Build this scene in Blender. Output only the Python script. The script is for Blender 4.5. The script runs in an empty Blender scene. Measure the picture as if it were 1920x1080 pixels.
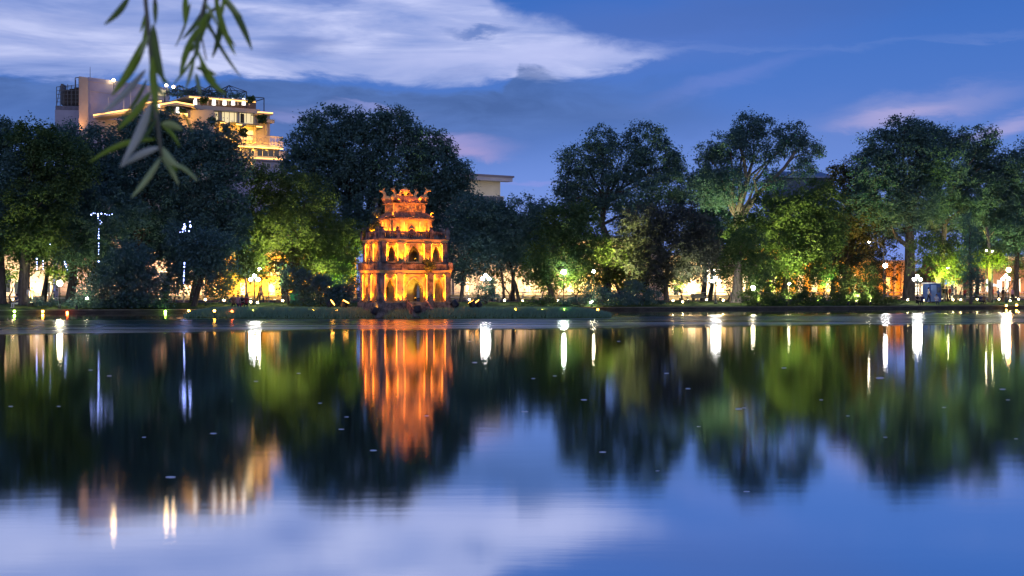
import bpy, bmesh, math, random
import numpy as np
from mathutils import Vector, Matrix
random.seed(7); RNG = np.random.default_rng(7)
sc = bpy.context.scene
R = math.radians
# ---------------------------------------------------------------- camera
F = 2667.0; HY = 544.0; CH = 2.0            # focal length in photo pixels, horizon row, eye height
cam_d = bpy.data.cameras.new('camera'); cam = bpy.data.objects.new('camera', cam_d)
sc.collection.objects.link(cam); sc.camera = cam
cam.location = (0, 0, CH); cam.rotation_euler = (R(90), 0, 0)
cam_d.sensor_width = 36; cam_d.lens = 36*F/1920; cam_d.shift_y = (HY-540)/1920
cam_d.clip_start = 0.1; cam_d.clip_end = 6000
cam_d.dof.use_dof = True; cam_d.dof.focus_distance = 125; cam_d.dof.aperture_fstop = 8
# ---------------------------------------------------------------- exposure / engine
sc.view_settings.view_transform = 'Standard'; sc.view_settings.look = 'None'
sc.view_settings.exposure = 0.25; sc.view_settings.gamma = 1
sc.render.engine = 'CYCLES'
cy = sc.cycles
cy.max_bounces = 5; cy.diffuse_bounces = 2; cy.glossy_bounces = 3; cy.transmission_bounces = 2; cy.transparent_max_bounces = 4
cy.caustics_reflective = False; cy.caustics_refractive = False
cy.use_denoising = True; cy.use_light_tree = True; cy.sample_clamp_indirect = 6
# ---------------------------------------------------------------- node helper
class NT:
    def __init__(s, tree): s.t = tree; s.n = tree.nodes; s.l = tree.links
    def node(s, typ, **kw):
        n = s.n.new(typ)
        for k, v in kw.items(): setattr(n, k, v)
        return n
    def put(s, sock, v):
        if isinstance(v, bpy.types.NodeSocket): s.l.new(v, sock)
        elif v is not None:
            if hasattr(sock.default_value, '__len__') and not hasattr(v, '__len__'): v = (v,)*len(sock.default_value)
            if hasattr(v, '__len__') and len(v) == 3 and len(sock.default_value) == 4: v = (*v, 1)
            sock.default_value = v
    def m(s, op, a, b=None, c=None, clamp=False):
        n = s.node('ShaderNodeMath', operation=op, use_clamp=clamp)
        for i, v in enumerate((a, b, c)):
            if v is not None: s.put(n.inputs[i], v)
        return n.outputs[0]
    def mix(s, f, a, b, bt='MIX'):
        n = s.node('ShaderNodeMix', data_type='RGBA', blend_type=bt)
        s.put(n.inputs[0], f); s.put(n.inputs[6], a); s.put(n.inputs[7], b)
        return n.outputs[2]
    def sm(s, x, lo, hi, a=0.0, b=1.0):
        n = s.node('ShaderNodeMapRange', interpolation_type='SMOOTHSTEP')
        for i, v in enumerate((x, lo, hi, a, b)): s.put(n.inputs[i], v)
        return n.outputs[0]
    def noise(s, vec, scale, detail=4, rough=.55, dist=0):
        n = s.node('ShaderNodeTexNoise')
        if vec is not None: s.put(n.inputs['Vector'], vec)
        n.inputs['Scale'].default_value = scale; n.inputs['Detail'].default_value = detail
        n.inputs['Roughness'].default_value = rough; n.inputs['Distortion'].default_value = dist
        return n.outputs[0]
    def ramp(s, f, stops, interp='LINEAR'):
        n = s.node('ShaderNodeValToRGB'); cr = n.color_ramp; cr.interpolation = interp
        while len(cr.elements) < len(stops): cr.elements.new(1)
        for e, (p, c) in zip(cr.elements, stops):
            e.position = p; e.color = (*c, 1) if hasattr(c, '__len__') else (c, c, c, 1)
        s.put(n.inputs[0], f); return n.outputs[0]
    def xyz(s, a, b, c):
        n = s.node('ShaderNodeCombineXYZ'); s.put(n.inputs[0], a); s.put(n.inputs[1], b); s.put(n.inputs[2], c); return n.outputs[0]
# ---------------------------------------------------------------- world: dusk sky with cloud banks (a function of compass bearing and elevation)
w = bpy.data.worlds.new('World'); sc.world = w; w.use_nodes = True
t = w.node_tree; t.nodes.clear(); g = NT(t)
SUN_EL, SUN_ROT = R(1.0), R(200)
sky = g.node('ShaderNodeTexSky', sky_type='NISHITA'); sky.sun_disc = False
sky.sun_elevation = SUN_EL; sky.sun_rotation = SUN_ROT; sky.altitude = 10; sky.ozone_density = 3; sky.dust_density = 0.6
tc = g.node('ShaderNodeTexCoord'); sp = g.node('ShaderNodeSeparateXYZ'); t.links.new(tc.outputs['Generated'], sp.inputs[0])
X, Y, Z = sp.outputs
az = g.m('ARCTAN2', X, Y); el = g.m('ARCSINE', Z)
ael = g.m('MAXIMUM', el, 0.0)
base = g.ramp(g.m('DIVIDE', ael, 0.5), [(0, (.19,.30,.76)), (.14, (.135,.245,.67)), (.24, (.060,.155,.52)), (.40, (.028,.112,.44)), (.75, (.020,.098,.41)), (1, (.02,.075,.33))])
# brighter after-glow in the west, behind the photographer
west = g.sm(Y, 0.35, -0.9)
glow = g.m('MULTIPLY', west, g.sm(el, 0.9, 0.02))
base = g.mix(g.m('MULTIPLY', glow, 0.9), base, (.70,.70,.88))
def pa(x): return math.atan((x-960)/F)
def pe(y): return math.atan((HY-y)/F)
vec = g.xyz(g.m('MULTIPLY', az, 8.0), g.m('MULTIPLY', el, 26.0), 0.37)
wn = g.m('SUBTRACT', g.noise(vec, 2.2, 9, .62, .4), 0.5)             # billows
wn2 = g.m('SUBTRACT', g.noise(g.xyz(g.m('MULTIPLY', az, 3.0), g.m('MULTIPLY', el, 14.0), 5.1), 2.0, 6, .55, .8), 0.5)
streak = g.noise(g.xyz(g.m('ADD', g.m('MULTIPLY', az, 3.4), g.m('MULTIPLY', el, 5.0)), g.m('MULTIPLY', el, 22.0), 1.3), 2.0, 9, .57, .7)
elw = g.m('ADD', el, g.m('ADD', g.m('MULTIPLY', wn, 0.026), g.m('MULTIPLY', wn2, 0.012)))
def edge(pts):            # an edge line of a cloud bank: bearing -> elevation
    lo, hi = pa(-600), pa(2500)
    st = [((pa(x)-lo)/(hi-lo), (pe(y)+.2)/.6) for x, y in pts]
    f = g.m('DIVIDE', g.m('SUBTRACT', az, lo), hi-lo, clamp=True)
    return g.m('SUBTRACT', g.m('MULTIPLY', g.ramp(f, st), 0.6), 0.2)
def ell(x, y, rx, ry, rot=0, soft=.35, k=.9):
    cx, cyy = pa(x), pe(y); c, s = math.cos(R(rot)), math.sin(R(rot))
    dx = g.m('SUBTRACT', az, cx); dy = g.m('SUBTRACT', elw, cyy)
    a = g.m('DIVIDE', g.m('ADD', g.m('MULTIPLY', dx, c), g.m('MULTIPLY', dy, -s)), rx/F)
    b = g.m('DIVIDE', g.m('ADD', g.m('MULTIPLY', dx, s), g.m('MULTIPLY', dy, c)), ry/F)
    d = g.m('SQRT', g.m('ADD', g.m('MULTIPLY', a, a), g.m('MULTIPLY', b, b)))
    return g.m('MULTIPLY', g.sm(d, 1.0, soft), k)
col = base
# violet veil
col = g.mix(ell(700, 250, 420, 110, 0, .0, .6), col, (.085,.15,.44))
col = g.mix(ell(700, -190, 2000, 170, 0, .1, .85), col, (.56,.58,.86))  # pale cloud added above the frame to brighten the water's reflection
col = g.mix(ell(1250, 60, 520, 110, -4, .0, .35), col, (.12,.17,.50))
col = g.mix(ell(1330, 165, 300, 26, -16, .0, .5), col, (.14,.20,.56))
col = g.mix(ell(1500, 260, 420, 90, -4, .0, .20), col, (.17,.23,.56))
col = g.mix(ell(1150, 215, 330, 60, 2, .0, .70), col, (.062,.128,.385))
col = g.mix(ell(1420, 30, 620, 62, -4, .0, .55), col, (.045,.105,.37))
# pale high bank, top left
lo_e = edge([(-600,190),(-200,170),(0,165),(160,168),(300,160),(440,150),(600,152),(690,150),(770,168),(880,165),(960,150),(1010,162),(1080,152),(1150,136),(1200,122),(1255,106),(1320,100),(2500,100)])
hi_e = edge([(-600,-330),(500,-330),(820,-240),(900,-40),(935,8),(1000,42),(1100,76),(1200,96),(1262,106),(1320,108),(2500,108)])
pal = g.m('MULTIPLY', g.sm(g.m('SUBTRACT', elw, lo_e), -.0015, .006), g.sm(g.m('SUBTRACT', elw, hi_e), .010, -.008))
pcol = g.ramp(g.m('ADD', streak, g.m('MULTIPLY', wn2, .5)), [(.30, (.14,.21,.52)), (.42, (.24,.31,.63)), (.54, (.36,.41,.71)), (.68, (.56,.59,.86))])
pcol = g.mix(ell(980, 110, 420, 46, -3, .1, .75), pcol, (.47,.50,.80))
pcol = g.mix(ell(180, 60, 400, 50, 0, .0, .4), pcol, (.22,.28,.58))
pcol = g.mix(ell(500, -130, 1100, 125, 0, .2, .9), pcol, (.60,.62,.88))  # bank made brighter above the frame so its reflection lightens the water
pcol = g.mix(ell(560, 92, 130, 22, 0, .1, .7), pcol, (.13,.19,.48))
pcol = g.mix(ell(900, 52, 90, 11, 0, .1, .9), pcol, (.11,.18,.47))
pcol = g.mix(ell(620, 8, 90, 16, 0, .1, .7), pcol, (.13,.20,.52))
col = g.mix(g.m('MULTIPLY', pal, .95), col, pcol)
# dark banks under it
dk_e = edge([(-600,200),(-100,170),(60,166),(120,160),(200,190),(300,200),(400,168),(460,155),(520,150),(600,160),(680,160),(720,172),(800,180),(940,175),(975,128),(1020,130),(1060,150),(1180,150),(1300,140),(2500,140)])
dk = g.m('MULTIPLY', g.sm(g.m('SUBTRACT', elw, dk_e), .003, -.004), g.sm(el, pe(330), pe(190)))
dk = g.m('MULTIPLY', dk, g.sm(az, pa(1400), pa(850), 0, 1))
col = g.mix(g.m('MULTIPLY', dk, .85), col, g.ramp(g.m('ADD', wn, .5), [(.35, (.040,.085,.265)), (.65, (.075,.145,.40))]))
# rosy shreds
for a in [(835,268,175,34,4,.1,.9,(.28,.26,.57)), (870,290,90,18,0,.1,.7,(.36,.29,.58)), (640,212,190,16,0,.1,.5,(.20,.24,.56)), (540,228,90,14,5,.1,.6,(.24,.26,.58)),
          (700,205,90,8,8,.1,.6,(.25,.27,.60)), (1000,345,90,10,0,.1,.3,(.30,.28,.70)), (1740,212,250,46,-7,.0,.8,(.25,.27,.57)), (1680,232,160,22,-6,.1,.8,(.37,.33,.61)),
          (1880,255,130,26,-16,.1,.75,(.36,.33,.62)), (1780,188,170,8,-4,.1,.5,(.12,.19,.54)), (150,215,260,30,0,.1,.35,(.05,.12,.40))]:
    col = g.mix(ell(*a[:7]), col, a[7])
col = g.mix(g.sm(Z, 0.0, -0.02), col, (.03,.05,.10))
nis = g.mix(1.0, sky.outputs[0], (.045,.05,.06), 'MULTIPLY')
add = g.mix(1.0, col, nis, 'ADD')
bg = g.node('ShaderNodeBackground'); t.links.new(add, bg.inputs[0]); bg.inputs[1].default_value = 0.9
out = g.node('ShaderNodeOutputWorld'); t.links.new(bg.outputs[0], out.inputs[0])
# ---------------------------------------------------------------- sun (already setting: very weak, from the west)
sd = bpy.data.lights.new('sun', 'SUN'); so = bpy.data.objects.new('sun', sd); sc.collection.objects.link(so)
sd.energy = 0.05; sd.angle = R(12); sd.color = (1, .86, .80)
so.rotation_euler = (R(86), 0, R(-18)); so.location = (0, -40, 30)
# ---------------------------------------------------------------- geometry helpers
COL = sc.collection
def PX(px, py, Y): return Vector(((px-960)/F*Y, Y, CH-(py-HY)/F*Y))
SL = 0.37                                   # slope of the far shoreline (Y = 138 + SL*X)
SPHI = math.atan(SL)
def SY(px, t): return (138+t)/(1-SL*(px-960)/F)
def gz(t):                                  # ground height behind the far shore
    if t <= .3: return .27
    if t < 10: return .27+.49*(1-(1-(t-.3)/9.7)**2)
    return .76
def SP(px, t, dz=0): Yy = SY(px, t); return Vector(((px-960)/F*Yy, Yy, gz(t)+dz))
def wm(o):
    m = Matrix(o.matrix_basis)
    while o.parent: o = o.parent; m = o.matrix_basis @ m
    return m
def tag(o, label=None, cat=None, group=None, kind=None):
    if label: o['label'] = label
    if cat: o['category'] = cat
    if group: o['group'] = group
    if kind: o['kind'] = kind
    return o
def thing(name, label, cat, loc=(0,0,0), rz=0, group=None):
    o = bpy.data.objects.new(name, None); COL.objects.link(o); o.empty_display_size = .3
    o.location = loc; o.rotation_euler = (0, 0, rz); return tag(o, label, cat, group)
def copy_tree(o, parent=None):
    c = o.copy(); COL.objects.link(c)
    if parent: c.parent = parent
    for ch in list(o.children): copy_tree(ch, c)
    return c
class MB:                                   # collects shapes in world coordinates (or through xf); build() links ONE mesh object
    def __init__(s, xf=None): s.v = []; s.f = []; s.xf = xf; s.sm = False
    def add(s, vs, fs):
        o = len(s.v)
        s.v += [(s.xf @ Vector(v)) if s.xf else Vector(v) for v in vs]
        s.f += [tuple(i+o for i in f) for f in fs]; return s
    def box(s, x0, y0, z0, x1, y1, z1, tap=0):
        a = tap
        return s.add([(x0,y0,z0),(x1,y0,z0),(x1,y1,z0),(x0,y1,z0),(x0+a,y0+a,z1),(x1-a,y0+a,z1),(x1-a,y1-a,z1),(x0+a,y1-a,z1)],
                     [(0,3,2,1),(4,5,6,7),(0,1,5,4),(1,2,6,5),(2,3,7,6),(3,0,4,7)])
    def hexa(s, P): return s.add(P, [(0,3,2,1),(4,5,6,7),(0,1,5,4),(1,2,6,5),(2,3,7,6),(3,0,4,7)])
    def bar(s, a, b, wd, h=None):
        a, b = Vector(a), Vector(b); d = (b-a).normalized(); h = h or wd
        u = d.cross(Vector((0,0,1)));  u = u.normalized() if u.length > 1e-4 else Vector((1,0,0)); v = u.cross(d)
        P = [p+u*i*wd/2+v*j*h/2 for p in (a, b) for i, j in ((-1,-1),(1,-1),(1,1),(-1,1))]
        return s.hexa(P)
    def tube(s, pts, rad, n=7, cap=True):
        pts = [Vector(p) for p in pts]; rad = rad if hasattr(rad, '__len__') else [rad]*len(pts)
        vs, fs = [], []; u = None
        for i, p in enumerate(pts):
            d = (pts[min(i+1, len(pts)-1)]-pts[max(i-1, 0)]).normalized()
            if u is None: u = d.orthogonal().normalized()
            u = (u-d*u.dot(d)); u = u.normalized() if u.length > 1e-6 else d.orthogonal().normalized()
            v = d.cross(u)
            vs += [p+(u*math.cos(2*math.pi*k/n)+v*math.sin(2*math.pi*k/n))*rad[i] for k in range(n)]
        for i in range(len(pts)-1):
            for k in range(n): a = i*n+k; b = i*n+(k+1)%n; fs.append((a, b, b+n, a+n))
        if cap: fs.append(tuple(range(n-1, -1, -1))); fs.append(tuple((len(pts)-1)*n+k for k in range(n)))
        return s.add(vs, fs)
    def lathe(s, c, prof, n=12):
        c = Vector(c); vs, fs = [], []
        for r, z in prof: vs += [c+Vector((r*math.cos(2*math.pi*k/n), r*math.sin(2*math.pi*k/n), z)) for k in range(n)]
        for i in range(len(prof)-1):
            for k in range(n): a = i*n+k; b = i*n+(k+1)%n; fs.append((a, b, b+n, a+n))
        fs.append(tuple(range(n-1, -1, -1))); fs.append(tuple((len(prof)-1)*n+k for k in range(n)))
        return s.add(vs, fs)
    def ball(s, c, r, n=10, sq=1):
        return s.lathe(c, [(max(.02*r, r*math.sin(math.pi*i/6)), -r*sq*math.cos(math.pi*i/6)) for i in range(7)], n)
    def build(s, name, mat, parent=None, smooth=False, label=None):
        me = bpy.data.meshes.new(name); vs = s.v
        if parent is not None:
            inv = wm(parent).inverted(); vs = [inv @ v for v in vs]
        me.from_pydata([tuple(v) for v in vs], [], s.f); me.update()
        if smooth: me.shade_smooth()
        me.materials.append(mat)
        o = bpy.data.objects.new(name, me); COL.objects.link(o)
        if parent is not None: o.parent = parent
        if label: o['label'] = label
        return o
def quads(name, V, mat, parent=None, per=1):       # V: (4n,3) numpy array, world coordinates
    if parent is not None:
        inv = np.array(wm(parent).inverted()); V = V @ inv[:3,:3].T + inv[:3,3]
    n = len(V)//4; me = bpy.data.meshes.new(name)
    me.vertices.add(4*n); me.loops.add(4*n); me.polygons.add(n)
    me.vertices.foreach_set('co', np.ascontiguousarray(V, dtype=np.float32).ravel())
    me.loops.foreach_set('vertex_index', np.arange(4*n, dtype=np.int32))
    me.polygons.foreach_set('loop_start', np.arange(0, 4*n, 4, dtype=np.int32))
    me.update(calc_edges=True); me.materials.append(mat)
    at = me.attributes.new('tone', 'FLOAT', 'FACE'); k = n//per+1                 # leaf colour varies from spray to spray
    at.data.foreach_set('value', np.clip(np.repeat(RNG.uniform(0, 1, k), per)[:n]*.65+RNG.uniform(0, .35, n), 0, 1).astype(np.float32))
    o = bpy.data.objects.new(name, me); COL.objects.link(o)
    if parent is not None: o.parent = parent
    return o
# ---------------------------------------------------------------- materials
def mat(name, c, c2=None, scale=3, rough=.8, spec=.3, metal=0, emit=None, es=0, bump=0, bscale=20, stretch=None, lo=.35, hi=.65):
    m = bpy.data.materials.new(name); m.use_nodes = True; tr = m.node_tree; tr.nodes.clear(); g = NT(tr)
    o = g.node('ShaderNodeOutputMaterial'); p = g.node('ShaderNodeBsdfPrincipled'); tr.links.new(p.outputs[0], o.inputs[0])
    p.inputs['Roughness'].default_value = rough; p.inputs['Specular IOR Level'].default_value = spec; p.inputs['Metallic'].default_value = metal
    vec = g.node('ShaderNodeTexCoord').outputs['Object']
    if stretch:
        mp = g.node('ShaderNodeMapping'); mp.inputs['Scale'].default_value = stretch; tr.links.new(vec, mp.inputs[0]); vec = mp.outputs[0]
    if c2: g.put(p.inputs['Base Color'], g.ramp(g.noise(vec, scale, 7, .6), [(lo, c), (hi, c2)]))
    else: g.put(p.inputs['Base Color'], c)
    if emit: g.put(p.inputs['Emission Color'], emit); p.inputs['Emission Strength'].default_value = es
    if bump:
        b = g.node('ShaderNodeBump'); b.inputs['Strength'].default_value = bump; b.inputs['Distance'].default_value = .05
        tr.links.new(g.noise(vec, bscale, 6, .6), b.inputs['Height']); tr.links.new(b.outputs[0], p.inputs['Normal'])
    return m
def leafmat(name, cols, trans=.38, rough=.7, spec=.10):
    m = bpy.data.materials.new(name); m.use_nodes = True; tr = m.node_tree; tr.nodes.clear(); g = NT(tr)
    o = g.node('ShaderNodeOutputMaterial'); p = g.node('ShaderNodeBsdfPrincipled')
    r = g.node('ShaderNodeAttribute', attribute_name='tone').outputs['Fac']
    c = g.ramp(r, [(i/(len(cols)-1), k) for i, k in enumerate(cols)])
    g.put(p.inputs['Base Color'], c); p.inputs['Roughness'].default_value = rough; p.inputs['Specular IOR Level'].default_value = spec
    tl = g.node('ShaderNodeBsdfTranslucent'); g.put(tl.inputs[0], g.mix(1, c, (1.0, 1.1, .6), 'MULTIPLY'))
    mx = g.node('ShaderNodeMixShader'); mx.inputs[0].default_value = trans
    tr.links.new(p.outputs[0], mx.inputs[1]); tr.links.new(tl.outputs[0], mx.inputs[2]); tr.links.new(mx.outputs[0], o.inputs[0])
    return m
def glow_mat(name, c, s): return mat(name, (.8,.8,.8), emit=c, es=s)
M = {}
M['leaf_dark'] = leafmat('dark_foliage', [(.085,.160,.180), (.110,.205,.205), (.140,.245,.210)])
M['leaf_mid'] = leafmat('green_foliage', [(.055,.105,.055), (.095,.160,.065), (.150,.215,.075)])
M['leaf_purple'] = leafmat('dull_foliage', [(.062,.075,.085), (.095,.110,.105), (.130,.145,.120)])
M['leaf_lit'] = leafmat('lamplit_foliage', [(.085,.130,.055), (.130,.190,.070), (.190,.245,.085)])  # lamplight on the lit trees is partly put into this paler leaf colour
M['leaf_red'] = leafmat('russet_lit_foliage', [(.075,.085,.060), (.110,.110,.060), (.130,.145,.065)])  # warm light reddening the tree is put into the leaf colour
M['bark'] = mat('bark', (.055,.048,.042), (.13,.115,.10), 6, .9, .2, bump=.6, bscale=9, stretch=(1,1,.25))
M['bark_pale'] = mat('pale_bark', (.12,.105,.09), (.26,.235,.20), 5, .9, .2, bump=.5, bscale=9, stretch=(1,1,.3))
M['plaster'] = mat('weathered_plaster', (.22,.155,.08), (.62,.47,.20), 1.7, .9, .2, bump=.35, bscale=9, lo=.32, hi=.56)  # stained plaster, tinted ochre so the amber light looks deeper
M['plaster_dark'] = mat('shaded_plaster', (.05,.045,.045), (.26,.23,.22), 2.4, .95, .2, bump=.5, bscale=8, lo=.38, hi=.68)  # stained plaster darkened to carry the shade of the unlit parts
M['plaster_in'] = mat('inner_plaster', (.30,.27,.18), (.52,.48,.34), 1.5, .9, .2, bump=.3, bscale=8)
M['tile'] = mat('clay_roof_tile', (.16,.10,.07), (.34,.24,.17), 5, .85, .2, bump=.3)
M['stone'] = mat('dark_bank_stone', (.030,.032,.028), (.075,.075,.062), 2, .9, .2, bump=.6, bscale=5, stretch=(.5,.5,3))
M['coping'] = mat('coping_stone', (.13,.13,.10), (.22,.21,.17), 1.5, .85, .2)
M['black'] = mat('black_metal', (.012,.012,.014), rough=.45, spec=.5)
M['iron'] = mat('dark_green_iron', (.02,.035,.03), rough=.5, spec=.5)
M['steel'] = mat('grey_steel', (.10,.11,.12), rough=.5, metal=.3)
M['white_paint'] = mat('white_paint', (.72,.70,.68), rough=.6)
M['glass'] = mat('dark_window_glass', (.02,.03,.045), rough=.08, spec=.8)
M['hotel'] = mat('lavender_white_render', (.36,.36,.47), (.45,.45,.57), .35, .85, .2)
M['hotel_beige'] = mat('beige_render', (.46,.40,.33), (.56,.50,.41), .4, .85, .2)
# ---------------------------------------------------------------- setting: lake, ground, banks
def water_mat():
    m = bpy.data.materials.new('lake_water'); m.use_nodes = True; tr = m.node_tree; tr.nodes.clear(); g = NT(tr)
    o = g.node('ShaderNodeOutputMaterial')
    pos = g.node('ShaderNodeNewGeometry').outputs['Position']; s = g.node('ShaderNodeSeparateXYZ'); tr.links.new(pos, s.inputs[0])
    X, Y, Z = s.outputs
    tt = g.m('SUBTRACT', Y, g.m('MULTIPLY', X, .40))                 # parallel to the far shore
    wob = g.m('SUBTRACT', g.noise(g.xyz(g.m('MULTIPLY', X, .05), g.m('MULTIPLY', Y, .12), 0), 1, 5, .6), .5)
    tw = g.m('ADD', tt, g.m('MULTIPLY', wob, 9.0))
    band = g.m('MULTIPLY', g.sm(tw, 69.5, 75.5), g.sm(tw, 113, 103))  # strip of wind-ruffled water
    lines = g.noise(g.xyz(g.m('MULTIPLY', X, .03), g.m('MULTIPLY', Y, .55), 2), 1, 4, .6)
    band = g.m('MULTIPLY', band, g.sm(lines, .30, .62, .45, 1.0))
    cats = g.sm(g.noise(g.xyz(g.m('MULTIPLY', X, .10), g.m('MULTIPLY', Y, .35), 7), 1, 5, .6), .62, .78)   # cat's paws
    rough = g.m('ADD', g.m('ADD', .068, g.m('MULTIPLY', cats, .03)), g.m('MULTIPLY', band, .25))
    bump = g.node('ShaderNodeBump'); bump.inputs['Strength'].default_value = .025; bump.inputs['Distance'].default_value = .02
    tr.links.new(g.noise(g.xyz(g.m('MULTIPLY', X, .5), g.m('MULTIPLY', Y, 1.6), 0), 1.5, 3, .5), bump.inputs['Height'])
    gl = g.node('ShaderNodeBsdfGlossy', distribution='BECKMANN'); g.put(gl.inputs['Color'], (.95,.96,.98)); g.put(gl.inputs['Roughness'], rough); tr.links.new(bump.outputs[0], gl.inputs['Normal'])
    df = g.node('ShaderNodeBsdfDiffuse'); g.put(df.inputs[0], (.034,.082,.086))
    fr = g.node('ShaderNodeFresnel'); fr.inputs[0].default_value = 1.9
    mx = g.node('ShaderNodeMixShader'); g.put(mx.inputs[0], g.m('ADD', .66, g.m('MULTIPLY', fr.outputs[0], .60), clamp=True))
    tr.links.new(df.outputs[0], mx.inputs[1]); tr.links.new(gl.outputs[0], mx.inputs[2]); tr.links.new(mx.outputs[0], o.inputs[0])
    return m
mb = MB(); mb.add([(-400,-60,0),(500,-60,0),(500,340,0),(-400,340,0)], [(0,1,2,3)])
tag(mb.build('lake', water_mat()), kind='structure')
def sheet(name, ts, m, dz=0, x0=-160, x1=900, n=24):
    mb = MB(); vs, fs = [], []
    for i in range(n+1):
        x = x0+(x1-x0)*i/n
        for tv, z in ts: vs.append((x, 138+SL*x+tv, z+dz))
    k = len(ts)
    for i in range(n):
        for j in range(k-1): a = i*k+j; fs.append((a, a+k, a+k+1, a+1))
    mb.add(vs, fs); return tag(mb.build(name, m), kind='structure')
M['soil'] = mat('park_soil', (.05,.045,.035), (.11,.10,.08), .6, .95, .1)
M['lawn'] = mat('lawn_grass', (.06,.10,.03), (.12,.17,.05), 1.2, .95, .1, bump=.5, bscale=9)
M['paving'] = mat('paving', (.20,.18,.16), (.30,.27,.24), 1.2, .85, .2)
M['asphalt'] = mat('asphalt', (.045,.045,.047), (.065,.064,.064), 3, .8, .3)
sheet('ground', [(.25,-1.0),(.3,.22),(2,gz(2)-.02),(5,gz(5)-.02),(10,.73),(60,.74),(900,.74),(4500,.74)], M['soil'], 0, -700, 2200)
sheet('lawn', [(.6,gz(.6)+.01),(2,gz(2)),(5,gz(5)),(9,gz(9)),(12,.765)], M['lawn'], .004)
sheet('path', [(12,.77),(17,.77)], M['paving'], .008)
sheet('road', [(24,.755),(36,.755)], M['asphalt'], .004)
sheet('road_marking', [(29.9,.763),(30.05,.763)], M['white_paint'], .002)
sheet('pavement', [(36.0,.74),(36.02,.88),(42,.88)], M['paving'], .002)
# stone quay along the far shore
mb = MB(); xs = [-160, 400]
mb.hexa([(xs[0],138+SL*xs[0]-.1,-.8),(xs[1],138+SL*xs[1]-.1,-.8),(xs[1],138+SL*xs[1]+.5,-.8),(xs[0],138+SL*xs[0]+.5,-.8),
         (xs[0],138+SL*xs[0],.23),(xs[1],138+SL*xs[1],.23),(xs[1],138+SL*xs[1]+.5,.23),(xs[0],138+SL*xs[0]+.5,.23)])
qo = thing('quay_wall', 'low dark stone quay wall along the far lake shore', 'wall', (0,138,0))
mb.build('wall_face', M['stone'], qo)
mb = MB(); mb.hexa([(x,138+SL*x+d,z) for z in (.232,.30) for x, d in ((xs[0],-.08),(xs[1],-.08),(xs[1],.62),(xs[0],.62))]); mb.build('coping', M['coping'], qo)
# near bank under the photographer
mb = MB(); mb.box(-30,-40,-1,30,1.2,.4); tag(mb.build('near_bank', M['lawn']), kind='structure')
# ---------------------------------------------------------------- island
ISX0, ISX1 = -24.2, 7.2
def isl_front(x): u = (x-ISX0)/(ISX1-ISX0); return 100.4+.5*math.sin(x*.5)+.3*math.sin(x*1.7)+3.2*max(0, .16-u)/.16+2.6*max(0, u-.9)/.1+1.5*max(0, .55-u)
def isl_back(x): return 111.5
def isl_z(x, y):
    a = min((x-ISX0)/3, (ISX1-x)/3, (y-isl_front(x))/1.3, (isl_back(x)-y)/1.5); a = max(-.3, min(1, a))
    return .42*(1-(1-a)**2)+.02 if a > 0 else a*1.2
mb = MB(); nx, ny = 80, 30; vs, fs = [], []
for i in range(nx+1):
    for j in range(ny+1):
        x = ISX0-1+(ISX1-ISX0+2)*i/nx; y = 98+15*j/ny; vs.append((x, y, isl_z(x, y)))
for i in range(nx):
    for j in range(ny): a = i*(ny+1)+j; fs.append((a, a+ny+1, a+ny+2, a+1))
mb.add(vs, fs); tag(mb.build('island', M['lawn'], smooth=True), kind='structure')
def blades(pts, h, wd, lean=.35):
    n = len(pts); a = RNG.uniform(0, 6.283, n); hh = h*RNG.uniform(.5, 1.3, n)
    d = np.stack([np.cos(a), np.sin(a), np.zeros(n)], 1)*wd/2; tip = RNG.normal(0, lean, (n,3))*hh[:,None]; tip[:,2] = hh
    V = np.empty((n,4,3)); V[:,0] = pts-d; V[:,1] = pts+d; V[:,2] = pts+tip+d*.15; V[:,3] = pts+tip-d*.15
    return V.reshape(-1,3)
pts = []
while len(pts) < 34000:
    x = random.uniform(ISX0, ISX1); y = isl_front(x)+abs(random.gauss(0, 2.6)) if random.random() < .75 else random.uniform(100, 111)
    z = isl_z(x, y)
    if z > -.02 and not (abs(x+7.8) < 3.0 and 102.2 < y < 106): pts.append((x, y, z-.02))
M['grass'] = leafmat('island_grass', [(.15,.27,.21), (.21,.36,.25), (.27,.42,.26)], .3, .6, .2)
tag(quads('grass', blades(np.array(pts), .30, .05), M['grass']), 'unmown green grass covering the small island around the tower', 'grass', kind='stuff')
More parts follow.
